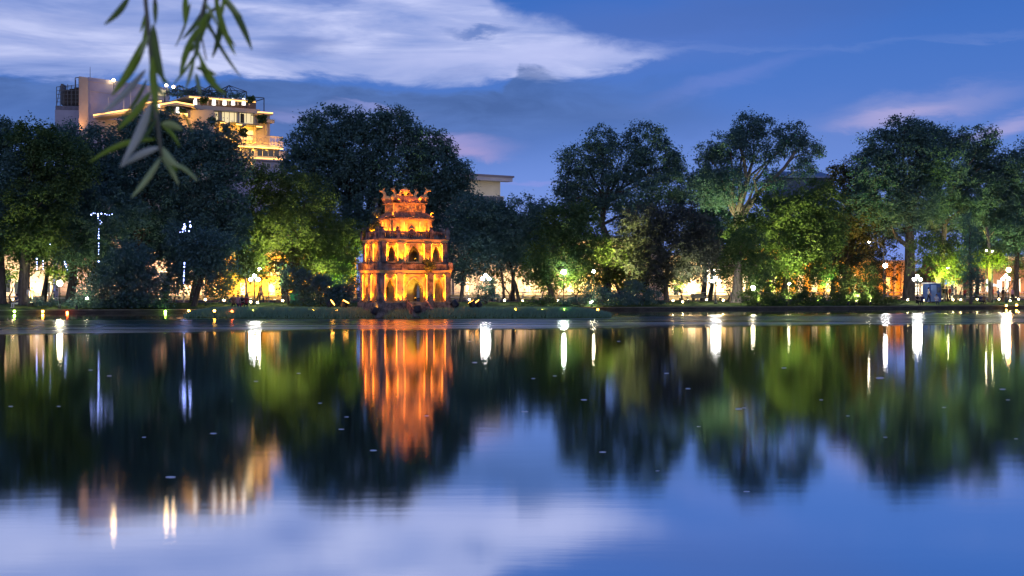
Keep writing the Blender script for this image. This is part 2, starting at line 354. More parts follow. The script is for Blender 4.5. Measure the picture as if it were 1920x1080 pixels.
# ---------------------------------------------------------------- people (built first: the skin modifier needs evaluating)
def body_mesh(pose):
    V, E, Rr = [], [], []
    def v(p, r, to=None):
        V.append(p); Rr.append(r)
        if to is not None: E.append((to, len(V)-1))
        return len(V)-1
    sit = pose == 'sit'; ph = .47 if sit else .94
    pel = v((0,0,ph), .13); wa = v((0,.01 if not sit else .05,ph+.17), .125, pel); ch = v((0,0 if not sit else .02,ph+.36), .145, wa); nk = v((0,-.01,ph+.54), .055, ch)
    h0 = v((0,-.03,ph+.60), .070, nk); h1 = v((0,-.03,ph+.69), .088, h0); v((0,-.02,ph+.76), .065, h1); v((0,-.115,ph+.655), .018, h0)
    for s in (-1, 1):
        sh = v((s*.17,0,ph+.46), .058, ch)
        if sit: el = v((s*.24,-.10,ph+.22), .044, sh); wr = v((s*.14,-.30,ph+.16), .03, el)
        elif pose == 'walk': el = v((s*.23,s*.09,ph+.19), .044, sh); wr = v((s*.22,s*.10-.13,ph-.02), .03, el)
        else: el = v((s*.23,.03,ph+.18), .044, sh); wr = v((s*.23,-.03,ph-.06), .03, el)
        d = Vector(V[wr])-Vector(V[el]); d.normalize(); pa_ = v(tuple(Vector(V[wr])+d*.07), .032, wr)
        for k in range(4):
            b = Vector(V[pa_])+d*.05+Vector((0,(k-1.5)*.019,0)); f = v(tuple(b), .010, pa_); v(tuple(b+d*(.045+.008*(k in (1,2)))+Vector((-s*.014,0,0))), .008, f)
        th = v(tuple(Vector(V[pa_])+Vector((0,-.04,0))), .012, pa_); v(tuple(Vector(V[th])+d*.04), .010, th)
        hp = v((s*.09,-.02 if sit else 0,ph-.06), .092, pel)
        if sit: kn = v((s*.12,-.42,.47), .062, hp); an = v((s*.12,-.42,.09), .042, kn)
        elif pose == 'walk': kn = v((s*.09,-s*.13-.03,.50), .062, hp); an = v((s*.09,-s*.24+.03,.10), .042, kn)
        else: kn = v((s*.10,-.02,.49), .062, hp); an = v((s*.10,.02,.09), .042, kn)
        a = V[an]; v((a[0], a[1]-.15, .045), .036, an)
    me = bpy.data.meshes.new('body'); me.from_pydata(V, E, [])
    o = bpy.data.objects.new('body', me); COL.objects.link(o)
    o.modifiers.new('skin', 'SKIN')
    for i, r in enumerate(Rr): d = me.skin_vertices[0].data[i]; d.radius = (r, r); d.use_root = (i == 0)
    o.modifiers.new('sub', 'SUBSURF').levels = 1
    dg = bpy.context.evaluated_depsgraph_get(); nm = bpy.data.meshes.new_from_object(o.evaluated_get(dg)); nm.name = 'person'
    bpy.data.objects.remove(o); return nm, ph
M['skin'] = mat('skin', (.42,.27,.19), rough=.6)
M['hair'] = mat('hair', (.015,.012,.010), rough=.6)
CL = {k: mat(k+'_cloth', c, rough=.9) for k, c in dict(white=(.65,.64,.62), navy=(.03,.04,.10), red=(.35,.05,.05), black=(.02,.02,.022), blue=(.10,.18,.40), brown=(.22,.12,.07), grey=(.22,.22,.24), pink=(.5,.25,.28)).items()}
BODIES = {p: body_mesh(p) for p in ('sit', 'stand', 'walk')}
def person(px, t, pose, rz, top, bot, label, dz=0, group=None):
    nm, ph = BODIES[pose]; me = nm.copy(); me.materials.clear()
    for m_ in (M['skin'], CL[top], CL[bot]): me.materials.append(m_)
    for p in me.polygons:
        c = p.center; arm = abs(c.x) > .205 and c.z < ph+.36
        if pose == 'sit' and (c.y < -.20 and c.z > ph+.06): arm = True
        p.material_index = 0 if (c.z > ph+.50 or (arm and c.z > ph-.3 and not (pose == 'sit' and c.z < ph+.05)) or c.z < .07) else (1 if c.z > ph+.02 else 2)
    me.shade_smooth()
    o = bpy.data.objects.new('person', me); COL.objects.link(o); P = SP(px, t, dz); o.location = P; o.rotation_euler = (0, 0, rz); tag(o, label, 'person', group)
    mb = MB(Matrix.Translation(P) @ Matrix.Rotation(rz, 4, 'Z')); mb.lathe((0,.005,ph+.66), [(.098,-.05),(.108,.02),(.10,.08),(.07,.125),(.02,.145)], 10); mb.build('hair', M['hair'], o, True)
    return o
# ---------------------------------------------------------------- trees
def leaf_cloud(centers, spread, per, size, aspect=.5, droop=0):
    n = len(centers)*per; c = np.repeat(centers, per, 0)
    sv = np.repeat(RNG.uniform(.55, 1.45, len(centers)), per)[:,None]; off = RNG.normal(0, 1, (n,3))*spread*sv*np.array([.5,.5,.36]); c = c+off; c[:,2] -= .35*(off[:,0]**2+off[:,1]**2)/spread
    nv = RNG.normal(0, 1, (n,3)); nv[:,2] += 1.3; nv += off/spread*.8; nv /= np.linalg.norm(nv, axis=1)[:,None]
    a = RNG.normal(0, 1, (n,3)); a[:,2] -= droop; a -= nv*(a*nv).sum(1)[:,None]; a /= np.linalg.norm(a, axis=1)[:,None]
    b = np.cross(nv, a); L = (size*RNG.uniform(.6, 1.35, n))[:,None]
    V = np.empty((n,4,3)); V[:,0] = c-a*L*.5; V[:,1] = c+b*L*aspect*.5+nv*L*.08; V[:,2] = c+a*L*.5-nv*L*.1; V[:,3] = c-b*L*aspect*.5+nv*L*.08
    return V.reshape(-1,3)
def limb(mb, a, b, r0, r1, wob=.06, n=5):
    a, b = Vector(a), Vector(b); L = (b-a).length; pts = []
    for i in range(n+1):
        u = i/n; p = a.lerp(b, u)+Vector((0,0,1))*L*.10*math.sin(u*math.pi)
        if 0 < i < n: p += Vector((random.gauss(0,1), random.gauss(0,1), random.gauss(0,.5)))*L*wob*.5
        pts.append(p)
    mb.tube(pts, [r0+(r1-r0)*i/n for i in range(n+1)], 6, False); return pts
def tree(name, label, px, t, lobes, cat='tree', leaf='leaf_dark', trunk=None, r=.3, size=.42, dens=1.0, bark='bark', fork=None, group=None, Y=None, spread=.75, droop=0, depth=.9, base=None):
    """lobes: (x, y, rx, ry) of each bough of foliage as seen in the photo; they become ellipsoids of real size at the tree's distance"""
    Yt = Y or SY(px, t); s = Yt/F; B = Vector(((px-960)*s, Yt, base if base is not None else gz(t)))
    o = thing(name, label, cat, B, 0, group)
    C = []; ctrs = []
    for (x, y, rx, ry) in lobes:
        rx_, rz_ = rx*s, ry*s; ryd = depth*(rx_+rz_)/2; c = Vector(((x-960)*s, Yt+random.gauss(0, .35)*ryd, CH-(y-HY)*s)); ctrs.append((c, rx_, rz_))
        n = max(5, int(rx*ry*.048*dens*(s/.058)**1.0))
        d = RNG.normal(0, 1, (n,3)); d /= np.linalg.norm(d, axis=1)[:,None]; rr = RNG.uniform(.2, 1.12, n)[:,None]**.45
        C.append(np.array(c)+d*rr*np.array([rx_, ryd, rz_])*np.array([1,1,1]))
    C = np.concatenate(C); C[:,2] = np.maximum(C[:,2], B.z+.25)
    V = leaf_cloud(C, spread, 46, size*.74, .5, droop)
    fl = V.reshape(-1,4,3); fl = fl[fl[:,:,2].min(1) > B.z+.02]
    mb = MB()
    if trunk: pts = [Vector(((x-960)*s, Yt, max(B.z-.1 if i == 0 else -9, CH-(y-HY)*s))) for i, (x, y) in enumerate(trunk)]
    else:
        top = sum((c for c, _, _ in ctrs), Vector())/len(ctrs); fz = B.z+(top.z-B.z)*.45; pts = [B-Vector((0,0,.1)), B.lerp(Vector((top.x*.4+B.x*.6, Yt, fz)), .5)+Vector((random.gauss(0,.15),0,0)), Vector((top.x*.5+B.x*.5, Yt, fz))]
    pts[0].z = B.z-.15; k = len(pts)
    mb.tube([pts[0], pts[0].lerp(pts[1], .12)]+pts[1:], [r*1.5, r*1.05]+[r*(1-.4*i/(k-1)) for i in range(1, k)], 9, False)
    for (c, a, b) in ctrs:
        src = pts[-1] if c.z > pts[-1].z-.5 else pts[max(1, k-2)]
        limb(mb, src-Vector((0,0,.1)), c, r*.42, r*.10)
    if fork:
        for line, rr in fork:
            q = [Vector(((x-960)*s, Yt-.3, CH-(y-HY)*s)) for x, y in line]; mb.tube(q, [rr*(1-.55*i/(len(q)-1)) for i in range(len(q))], 8, False)
    mb.build('trunk', M[bark], o, True)
    quads('crown', fl.reshape(-1,3), M[leaf], o, 46)
    return o
# ---------------------------------------------------------------- lamps
def spot(name, loc, aim, col, power, ang=120, blend=.8, rad=.06, parent=None):
    d = bpy.data.lights.new(name, 'SPOT'); d.energy = power; d.color = col; d.spot_size = R(ang); d.spot_blend = blend; d.shadow_soft_size = rad
    o = bpy.data.objects.new(name, d); COL.objects.link(o)
    q = (Vector(aim)-Vector(loc)).to_track_quat('-Z', 'Y').to_matrix().to_4x4(); m = Matrix.Translation(loc) @ q
    if parent is not None: o.parent = parent; m = wm(parent).inverted() @ m
    o.matrix_basis = m; return o
M['lens_amber'] = glow_mat('amber_lens', (1,.42,.04), 14); M['lens_warm'] = glow_mat('warm_lens', (1,.80,.45), 14)
M['lens_green'] = glow_mat('green_lens', (.45,1,.12), 12); M['lens_red'] = glow_mat('red_lens', (1,.16,.02), 14); M['lens_white'] = glow_mat('white_lens', (1,.96,.9), 14)
def uplight(loc, aim, col, power, label, group, ang=130, size=.12, lens='lens_warm', rad=.06):
    loc = Vector(loc); d = (Vector(aim)-loc).normalized()
    o = thing('uplight', label, 'uplight', loc, 0, group)
    mb = MB(); mb.tube([loc, loc+d*size*1.2], [size*.45, size*.6], 8); mb.tube([loc-Vector((0,0,size*.5)), loc], [size*.2, size*.2], 6); mb.build('housing', M['black'], o)
    mb = MB(); mb.tube([loc+d*size*1.2, loc+d*size*1.26], [size*.52, size*.5], 8); mb.build('lens', M[lens], o)
    spot('uplight_beam', loc+d*size*1.5, loc+d*5, col, power, ang, .8, rad, o); return o
# ---------------------------------------------------------------- the stone tower on the island
TP = Vector(((759.5-960)/F*104.2, 104.2, .40)); TH = R(26.5)
tower = thing('stone_tower', 'old three tiered tower glowing amber on the grassy island, with pointed arches and roof dragons', 'tower', TP, TH)
TX = Matrix.Translation(TP) @ Matrix.Rotation(TH, 4, 'Z') @ Matrix.Translation((0,0,.14))
def FX(side, W, D):                          # frame of one face: u along the face, n outward
    a = {'front':0, 'right':90, 'back':180, 'left':270}[side]
    off = D/2 if side in ('front', 'back') else W/2
    return TX @ Matrix.Rotation(R(a), 4, 'Z') @ Matrix.Translation((0,-off,0))
def arch_h(x, hw, spring, apex):             # pointed (ogival) arch
    u = min(1, abs(x)/hw); return spring+(apex-spring)*(1-u**1.75)**.92 if u < 1 else spring
def wall_face(xf, L, z0, z1, ops, th, mat_, name='wall'):
    mb = MB(xf); xs = [-L/2, L/2]
    for c, hw, sill, spr, ap in ops: xs += [c+hw*k/9 for k in range(-9, 10)]
    xs = sorted(set(round(x, 4) for x in xs))
    for a, b in zip(xs[:-1], xs[1:]):
        mid = (a+b)/2; op = next((o for o in ops if abs(mid-o[0]) < o[1]), None)
        if not op: mb.hexa([(a,0,z0),(b,0,z0),(b,th,z0),(a,th,z0),(a,0,z1),(b,0,z1),(b,th,z1),(a,th,z1)]); continue
        ha, hb = arch_h(a-op[0], op[1], op[3], op[4]), arch_h(b-op[0], op[1], op[3], op[4])
        mb.add([(a,0,ha),(b,0,hb),(b,0,z1),(a,0,z1),(a,th,ha),(b,th,hb),(b,th,z1),(a,th,z1)], [(0,1,2,3),(5,4,7,6),(4,5,1,0),(3,2,6,7)])
        if op[2] > z0+.01: mb.hexa([(a,0,z0),(b,0,z0),(b,th,z0),(a,th,z0),(a,0,op[2]),(b,0,op[2]),(b,th,op[2]),(a,th,op[2])])
    o = mb.build(name, mat_, tower); return o
def arch_trim(xf, c, hw, sill, spr, ap, mat_):
    mb = MB(xf); P = [(c-hw, sill)]+[(c+hw*k/10, arch_h(hw*k/10, hw, spr, ap)) for k in range(-10, 11)]+[(c+hw, sill)]
    for (x0, z0), (x1, z1) in zip(P[:-1], P[1:]):
        if abs(x0-x1)+abs(z0-z1) > 1e-3: mb.bar((x0,-.02,z0),(x1,-.02,z1), .07, .09)
    mb.build('arch_moulding', mat_, tower)
PL, PD = M['plaster'], M['plaster_dark']
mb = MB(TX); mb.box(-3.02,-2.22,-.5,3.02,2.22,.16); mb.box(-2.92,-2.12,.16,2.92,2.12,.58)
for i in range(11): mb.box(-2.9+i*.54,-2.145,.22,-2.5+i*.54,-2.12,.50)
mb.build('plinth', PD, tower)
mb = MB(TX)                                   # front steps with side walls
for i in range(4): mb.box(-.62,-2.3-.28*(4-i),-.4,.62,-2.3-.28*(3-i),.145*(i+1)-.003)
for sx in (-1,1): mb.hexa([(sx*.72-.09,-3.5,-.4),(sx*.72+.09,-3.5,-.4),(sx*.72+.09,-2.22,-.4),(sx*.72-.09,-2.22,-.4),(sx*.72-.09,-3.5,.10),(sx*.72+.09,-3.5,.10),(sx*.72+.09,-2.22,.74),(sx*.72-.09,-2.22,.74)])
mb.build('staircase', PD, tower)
M['bay_strip'] = glow_mat('amber_bay_strip', (1,.22,.002), 5)
def storey(W, D, z0, z1, zc, front_ops, side_ops, front_pil, side_pil, th=.42):
    for side in ('front','back'): wall_face(FX(side,W,D), W, z0, z1, front_ops, th, PL)
    for side in ('left','right'): wall_face(FX(side,W,D), D-2*th, z0, z1, side_ops, th, PL)
    mb = MB(TX); mb.box(-W/2+th,-D/2+th,z0+.002,W/2-th,D/2-th,z0+.05); mb.build('floor', M['plaster_in'], tower)
    for side, ops, pil in (('front',front_ops,front_pil),('back',front_ops,front_pil),('left',side_ops,side_pil),('right',side_ops,side_pil)):
        xf = FX(side,W,D)
        for c, hw, s_, sp_, ap in ops: arch_trim(xf, c, hw, s_, sp_, ap, PL)
        for a, b in pil:
            mb = MB(xf); mb.box(a,-.20,z0,b,-.002,z1-.03); mb.box(a-.03,-.24,z0,b+.03,-.002,z0+.12); mb.box(a-.03,-.235,z1-.16,b+.03,-.002,z1-.06)
            mb.build('pilaster', PD if (a+b)/2 < -2.2 or (a+b)/2 > 2.2 or side != 'front' or (a+b)/2 > 0 else PL, tower)  # shade put into the colour: lit pilaster pale, unlit ones dark
        for a, b in zip([p[1] for p in pil[:-1]], [p[0] for p in pil[1:]]):      # raised frame of each bay
            mb = MB(xf); mb.bar((a+.06,-.05,z0),(a+.06,-.05,z1-.12),.07,.1); mb.bar((b-.06,-.05,z0),(b-.06,-.05,z1-.12),.07,.1); mb.bar((a+.10,-.05,z1-.15),(b-.10,-.05,z1-.15),.1,.07); mb.build('bay_frame', PL, tower)
            if side in ('front', 'left'):
                for x in (a+.022, b-.022): m5 = MB(xf); m5.box(x-.013,-.17,z0+.14,x+.013,-.14,z1-.18); m5.build('strip_light', M['bay_strip'], tower)
    mb = MB(TX); e = .24; mb.box(-W/2-e+.06,-D/2-e+.06,z1-.03,W/2+e-.06,D/2+e-.06,(z1+zc)/2); mb.box(-W/2-e,-D/2-e,(z1+zc)/2,W/2+e,D/2+e,zc); mb.build('cornice', PL, tower)
W1, D1 = 5.2, 3.6
fo1 = [(0,.68,.60,1.62,2.36),(-1.885,.38,.60,1.6,2.32),(1.885,.38,.60,1.6,2.32)]
storey(W1, D1, .58, 2.72, 2.90, fo1, [(-.85,.34,.60,1.45,2.05),(.85,.34,.60,1.45,2.05)], [(-2.7,-2.37),(-1.42,-.92),(.92,1.42),(2.37,2.7)], [(-1.90,-1.46),(-.24,.24),(1.46,1.90)])
W2, D2 = 4.84, 3.34
fo2 = [(0,.46,3.52,4.1,4.72),(-1.725,.30,3.52,4.1,4.70),(1.725,.30,3.52,4.1,4.70)]
storey(W2, D2, 3.42, 4.96, 5.14, fo2, [(-.79,.29,3.52,4.05,4.6),(.79,.29,3.52,4.05,4.6)], [(-2.52,-2.19),(-1.28,-.78),(.78,1.28),(2.19,2.52)], [(-1.77,-1.36),(-.22,.22),(1.36,1.77)], .38)
# roofs between storeys are hidden behind dark parapets
def parapet(W, D, z0, h, balus):
    mb = MB(TX); e = .14
    for side in ('front','right','back','left'):
        L = (W if side in ('front','back') else D)+2*e; xf = FX(side, W+2*e, D+2*e); m2 = MB(xf)
        if not balus: m2.box(-L/2,.0,z0,L/2,.16,z0+h*.72); m2.box(-L/2-.04,-.05,z0+h*.72,L/2+.04,.2,z0+h*.92)
        else:
            m2.box(-L/2,.0,z0,L/2,.16,z0+.13); m2.box(-L/2,-.02,z0+h-.12,L/2,.18,z0+h)
            if side != 'front': pass
            k = int(L/.19)
            for i in range(k+1):
                x = -L/2+.1+i*(L-.2)/k
                m2.box(x-.045,.03,z0+.13,x+.045,.13,z0+h-.12)
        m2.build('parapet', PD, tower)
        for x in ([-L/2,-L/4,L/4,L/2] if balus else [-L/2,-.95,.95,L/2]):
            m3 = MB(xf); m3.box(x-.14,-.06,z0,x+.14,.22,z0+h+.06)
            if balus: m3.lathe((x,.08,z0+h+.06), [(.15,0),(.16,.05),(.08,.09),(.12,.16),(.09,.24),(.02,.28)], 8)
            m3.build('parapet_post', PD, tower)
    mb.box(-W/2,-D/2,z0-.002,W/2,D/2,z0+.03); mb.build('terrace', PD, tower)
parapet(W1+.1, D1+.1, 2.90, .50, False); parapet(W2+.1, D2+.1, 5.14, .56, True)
W3, D3 = 3.0, 2.5
for z0, z1, W_, D_, ops in ((.63,2.70,W1-.84,D1,[(-1.45,.28,.9,1.5,1.95),(-.35,.26,.9,1.4,1.9),(1.1,.30,.64,1.5,2.0)]), (3.47,4.94,W2-.76,D2,[(.9,.26,3.6,4.0,4.4)])):
    wall_face(TX @ Matrix.Translation((0,.35,0)), W_, z0, z1, ops, .25, M['plaster_in'], 'inner_wall')
wall_face(FX('front',W3,D3), W3, 5.17, 6.62, [], .3, PL); wall_face(FX('back',W3,D3), W3, 5.17, 6.62, [], .3, PL)
for sd_ in ('left','right'): wall_face(FX(sd_,W3,D3), D3-.6, 5.17, 6.62, [], .3, PL)
for side, L in (('front',W3),('back',W3),('left',D3),('right',D3)):
    xf = FX(side,W3,D3)
    for x in (-L/2+.14,-L/2+.72,L/2-.72,L/2-.14):
        mb = MB(xf); mb.box(x-.14,-.12,5.17,x+.14,-.002,6.5); mb.build('pilaster', PL, tower)
        if side in ('front', 'left') and abs(x) < L/2-.3:
            q = x+(.165 if x < 0 else -.165); m5 = MB(xf); m5.box(q-.012,-.10,5.45,q+.012,-.07,6.42); m5.build('strip_light', M['bay_strip'], tower)
    mb = MB(xf); mb.box(-L/2-.16,-.17,6.5,L/2+.16,-.004,6.64); mb.build('cornice', PL, tower)
mb = MB(FX('front',W3,D3) @ Matrix.Rotation(R(90),4,'X')); mb.lathe((0,5.62,0), [(.30,-.05),(.30,.06)], 20); mb.build('window', M['black'], tower)
mb = MB(FX('front',W3,D3)); mb.tube([(.30*math.cos(a*.3142),-.08,5.62+.30*math.sin(a*.3142)) for a in range(21)], .045, 6); mb.build('window_frame', PL, tower)
def tiled_roof(W, D, z0, w, d, z1, sag=.10):
    mb = MB(TX); rows = 6
    def P(side_sx, side_sy, u):                                      # concave slope, upturned corners
        k = u**.75; return (W/2+(w/2-W/2)*u, D/2+(d/2-D/2)*u, z0+(z1-z0)*(u*.55+.45*u*u))
    for a in range(4):
        vs, fs = [], []; n = 12
        for i in range(rows+1):
            hx, hy, z = P(0,0,i/rows)
            c = [(-hx,-hy),(hx,-hy),(hx,hy),(-hx,hy)]; A, B = Vector(c[a]), Vector(c[(a+1)%4])
            for j in range(n+1): p = A.lerp(B, j/n); e = abs(2*j/n-1)**4; vs.append((p.x, p.y, z+sag*1.6*e*(1-i/rows)))
        for i in range(rows):
            for j in range(n): q = i*(n+1)+j; fs.append((q, q+1, q+n+2, q+n+1))
        mb.add(vs, fs)
        L = (W if a%2 == 0 else D); k = int(L/.17)
        for j in range(k+1):                                          # rounded tile ribs running down the slope
            u0 = j/k; pts = []
            for i in range(rows+1):
                hx, hy, z = P(0,0,i/rows); c = [(-hx,-hy),(hx,-hy),(hx,hy),(-hx,hy)]; A, B = Vector(c[a]), Vector(c[(a+1)%4])
                p = A.lerp(B, .02+.96*u0); e = abs(2*u0-1)**4; pts.append((p.x, p.y, z+.03+sag*1.6*e*(1-i/rows)))
            mb.tube(pts, .045, 6)
    mb.build('roof', M['tile'], tower)
    mb = MB(TX); mb.box(-W/2+.02,-D/2+.02,z0-.07,W/2-.02,D/2-.02,z0-.012); mb.build('eave', PL, tower)
W4, D4 = 2.25, 1.85
tiled_roof(W3+.5, D3+.5, 6.66, W4+.02, D4+.02, 7.10, .06)
for side in ('front','back'): wall_face(FX(side,W4,D4), W4, 6.9, 7.76, [], .3, PL)
for side in ('left','right'): wall_face(FX(side,W4,D4), D4-.6, 6.9, 7.76, [], .3, PL)
for side, L in (('front',W4),('left',D4),('right',D4),('back',W4)):
    xf = FX(side,W4,D4)
    for x in (-L/2+.1, L/2-.1): mb = MB(xf); mb.box(x-.1,-.10,7.0,x+.1,-.002,7.70); mb.build('pilaster', PL, tower)
    mb = MB(xf); mb.bar((-L/2+.3,-.04,7.22),(L/2-.3,-.04,7.22),.07,.06); mb.bar((-L/2+.3,-.04,7.66),(L/2-.3,-.04,7.66),.07,.06)
    for i in range(9):                                                # carved relief of scrolling leaves
        x = -L/2+.36+(L-.72)*i/8; mb.ball((x,-.02,7.44+.09*(-1)**i), .085, 7); mb.tube([(x-.07,-.05,7.44-.09*(-1)**i),(x,-.07,7.44),(x+.07,-.05,7.44+.02)], [.03,.04,.02], 5)
    mb.build('relief_panel', PL, tower)
tiled_roof(W4+.42, D4+.42, 7.80, 1.1, .22, 8.28, .10)
OR = M['plaster']
def curl(mb, base, du, dz, sc_=1.0, flip=1):  # an upswept dragon: coiling tube body, crest spikes, open jaws
    pts = []; rad = []
    for i in range(16):
        u = i/15; a = -.9+u*4.6
        pts.append((base[0]+flip*sc_*(.60*u+.20*math.sin(a*1.5)*u), base[1]+.05*math.sin(u*9), base[2]+sc_*(.08+.36*u**1.6+.15*math.cos(a*1.5)*u)))
        rad.append(sc_*(.065+.085*math.sin(min(1,u*1.15)*math.pi)+.015))
    mb.tube(pts, rad, 7)
    for i in range(2, 15):
        p = Vector(pts[i]); mb.tube([p, p+Vector((-flip*.03,0,.17*sc_))], [.035*sc_, .004], 4)
    h = Vector(pts[-1]); mb.ball(h, .105*sc_, 7, .8)
    for dzz in (.05,-.05): mb.tube([h, h+Vector((flip*.20*sc_,0,dzz*sc_+.02))], [.05*sc_,.012], 5)
    for sy in (-1,1): mb.tube([h+Vector((0,sy*.05,.05)), h+Vector((-flip*.14*sc_,sy*.09,.20*sc_))], [.025*sc_,.005], 4)
mb = MB(TX); mb.box(-.62,-.08,8.25,.62,.08,8.37); mb.build('ridge', OR, tower)
for sx in (-1,1):
    mb = MB(TX); curl(mb, (sx*.62,0,8.34), 0, 0, .62, -sx); mb.build('ridge_dragon', OR, tower, True)
    for sy in (-1,1):
        mb = MB(TX @ Matrix.Translation((sx*.78,sy*.62,0)) @ Matrix.Rotation(math.atan2(sy*.55,sx*.8) if sx > 0 else math.pi+math.atan2(sy*.55,sx*.8)+math.pi*0, 4, 'Z'))
        mb = MB(TX @ Matrix.Translation((sx*.80,sy*.66,0)) @ Matrix.Rotation(math.atan2(sy*.5, sx*.8), 4, 'Z'))
        curl(mb, (0,0,7.94), 0, 0, 1.4, 1); mb.build('corner_dragon', OR, tower, True)
mb = MB(TX); mb.lathe((0,0,8.37), [(.16,0),(.10,.08),(.13,.12),(.22,.26),(.24,.36),(.19,.48),(.08,.55),(.02,.62)], 10)
for i in range(9): a = R(-20+i*27.5); mb.tube([(.20*math.cos(a),0,8.68+.20*math.sin(a)),(.36*math.cos(a+.2),0,8.68+.36*math.sin(a+.2))], [.05,.008], 5)
mb.build('ridge_jewel', OR, tower, True)
for sx in (-1,1):                                                   # small scrolls on the lower roof corners
    for sy in (-1,1):
        mb = MB(TX @ Matrix.Translation((sx*1.32,sy*1.12,0)) @ Matrix.Rotation(math.atan2(sy*.5, sx*.6), 4, 'Z')); curl(mb, (0,0,6.72), 0, 0, .62, 1); mb.build('eave_scroll', OR, tower, True)
# amber uplights on the tower ledges
AMB = (1,.20,.0)
def ledge(side, W, D, xs, z, out, power, group, where, ang=150):
    xf = FX(side, W, D)
    for x in xs: uplight(xf @ Vector((x,-out,z)), xf @ Vector((x,-.03,z+1.7)), AMB, power, where, group, ang, .07, 'lens_amber', .05)
G1, G2, G3 = 'amber uplights along the foot of the tower', 'amber uplights on the lower ledge of the tower', 'amber uplights on the upper terrace of the tower'
L1, L2, L3 = 'tiny amber uplight at the foot of the tower on its plinth', 'tiny amber uplight on the dark ledge between the two arched tiers', 'tiny amber uplight on the balustraded upper terrace of the tower'
P1 = 330
def down(side, W, D, xs, z, out, power, group, lab):            # added amber fill lamps under a cornice, evening out the wall light
    xf = FX(side, W, D)
    for x in xs:
        q = xf @ Vector((x,-out,z)); o = thing('fill_downlight', lab, 'fill_downlight', q, 0, group)
        mb = MB(); mb.lathe(q, [(.04,-.05),(.035,-.01),(.02,0)], 8); mb.build('housing', M['black'], o); mb = MB(); mb.lathe(q, [(.034,-.058),(.034,-.052)], 8); mb.build('lens', M['lens_amber'], o)
        spot('fill_downlight_beam', q-Vector((0,0,.08)), xf @ Vector((x,-.02,z-2.0)), AMB, power, 110, 1, .04, o)
ledge('front', W1, D1, (-2.25,-1.54,-1.17,-.80,.80,1.54,2.25), .66, .25, P1, G1, L1, 80)
ledge('left', W1, D1, (-1.36,-.36,.36,1.36), .66, .24, P1, G1, L1, 80)
down('front', W1, D1, (-2.25,-1.54,-1.17,-.80,.80,1.54,2.25), 2.66, .15, 110, 'added amber fill lamps under the lower cornice of the tower', 'tiny added amber fill lamp tucked under the lower cornice of the tower')
down('left', W1, D1, (-1.36,-.36,.36,1.36), 2.66, .15, 110, 'added amber fill lamps under the lower cornice of the tower', 'tiny added amber fill lamp tucked under the lower cornice of the tower')
ledge('front', W2, D2, (-2.06,-1.40,-1.03,-.66,.66,1.03,1.40,2.06), 3.58, .28, P1, G2, L2, 80)
ledge('left', W2, D2, (-1.24,-.34,.34,1.24), 3.58, .26, P1, G2, L2, 80)
down('front', W2, D2, (-2.06,-1.40,-1.03,-.66,.66,1.03,1.40,2.06), 4.9, .15, 90, 'added amber fill lamps under the upper cornice of the tower', 'tiny added amber fill lamp tucked under the upper cornice of the tower')
down('left', W2, D2, (-1.24,-.34,.34,1.24), 4.9, .15, 90, 'added amber fill lamps under the upper cornice of the tower', 'tiny added amber fill lamp tucked under the upper cornice of the tower')
ledge('front', W3, D3, (-1.36,-.78,-.42,.42,.78,1.36), 5.25, .34, P1*.9, G3, L3, 90)
ledge('left', W3, D3, (-1.05,-.4,.4,1.05), 5.25, .34, P1*.9, G3, L3, 90)
ledge('front', W3+.5, D3+.5, (-1.5,0,1.5), 6.68, .10, 150, 'amber uplights at the eave of the lower tower roof', 'tiny amber uplight at the eave of the lower tower roof', 160)
ledge('left', W3+.5, D3+.5, (-.9,.9), 6.68, .10, 120, 'amber uplights at the eave of the lower tower roof', 'tiny amber uplight at the eave of the lower tower roof', 160)
for sx, sy in ((-1.22,-.2),(-.75,-1.05),(0,-1.12),(.75,-1.05),(1.22,-.3)):
    uplight(TX @ Vector((sx,sy,7.86)), TX @ Vector((sx*.45,sy*.3,8.75)), AMB, 150, 'tiny amber uplight at the eave of the top tower roof', 'amber uplights at the eave of the top tower roof', 150, .06, 'lens_amber', .03)
for z, c, p_ in ((.75, (1,.55,.06), 230), (3.6, (1,.34,.03), 50)):
    uplight(TX @ Vector((.5,-.75,z)), TX @ Vector((.5,-.6,z+3)), c, p_, 'yellow uplight standing on the floor inside the %s arched tier of the tower' % ('lower' if z < 2 else 'upper'), None, 165, .12, 'lens_amber')
# plants that have seeded on the tower
def tuft(name, label, cat, P, r, n, leaf, size=.16, up=.3):
    o = thing(name, label, cat, P); C = np.array(P)+RNG.normal(0,1,(n,3))*np.array(r)*.5+np.array([0,0,up])
    mb = MB(); Pv = Vector(P)
    for k in range(7): a = k*.9; mb.tube([Pv-Vector((0,0,.03)), Pv+Vector((r[0]*.7*math.cos(a), r[1]*.7*math.sin(a), up+r[2]*.5))], [.025,.006], 5)
    mb.build('stem', M['bark'], o); quads('foliage', leaf_cloud(C, .16, 9, size), M[leaf], o); return o
tuft('seedling_shrub', 'leafy shrub growing out of the dark ledge between the two arched tiers of the tower', 'shrub', TX @ Vector((1.0,-2.15,3.36)), (.42,.3,.45), 60, 'leaf_lit', .15, -.05)
tuft('terrace_shrub', 'bushy plant lit amber on the left end of the tower terrace', 'shrub', TX @ Vector((-2.1,1.1,5.2)), (.75,.6,.55), 90, 'leaf_lit', .17, .45)
tuft('terrace_plant', 'slim upright plant rising above the bushy plant on the tower terrace', 'plant', TX @ Vector((-1.7,1.25,5.2)), (.35,.35,1.3), 60, 'leaf_dark', .17, 1.3)
uplight(TX @ Vector((-2.45,.6,5.35)), TX @ Vector((-1.7,.8,7)), AMB, 150, 'bright amber lamp under the bushy plant on the tower terrace', None, 150, .12, 'lens_amber')
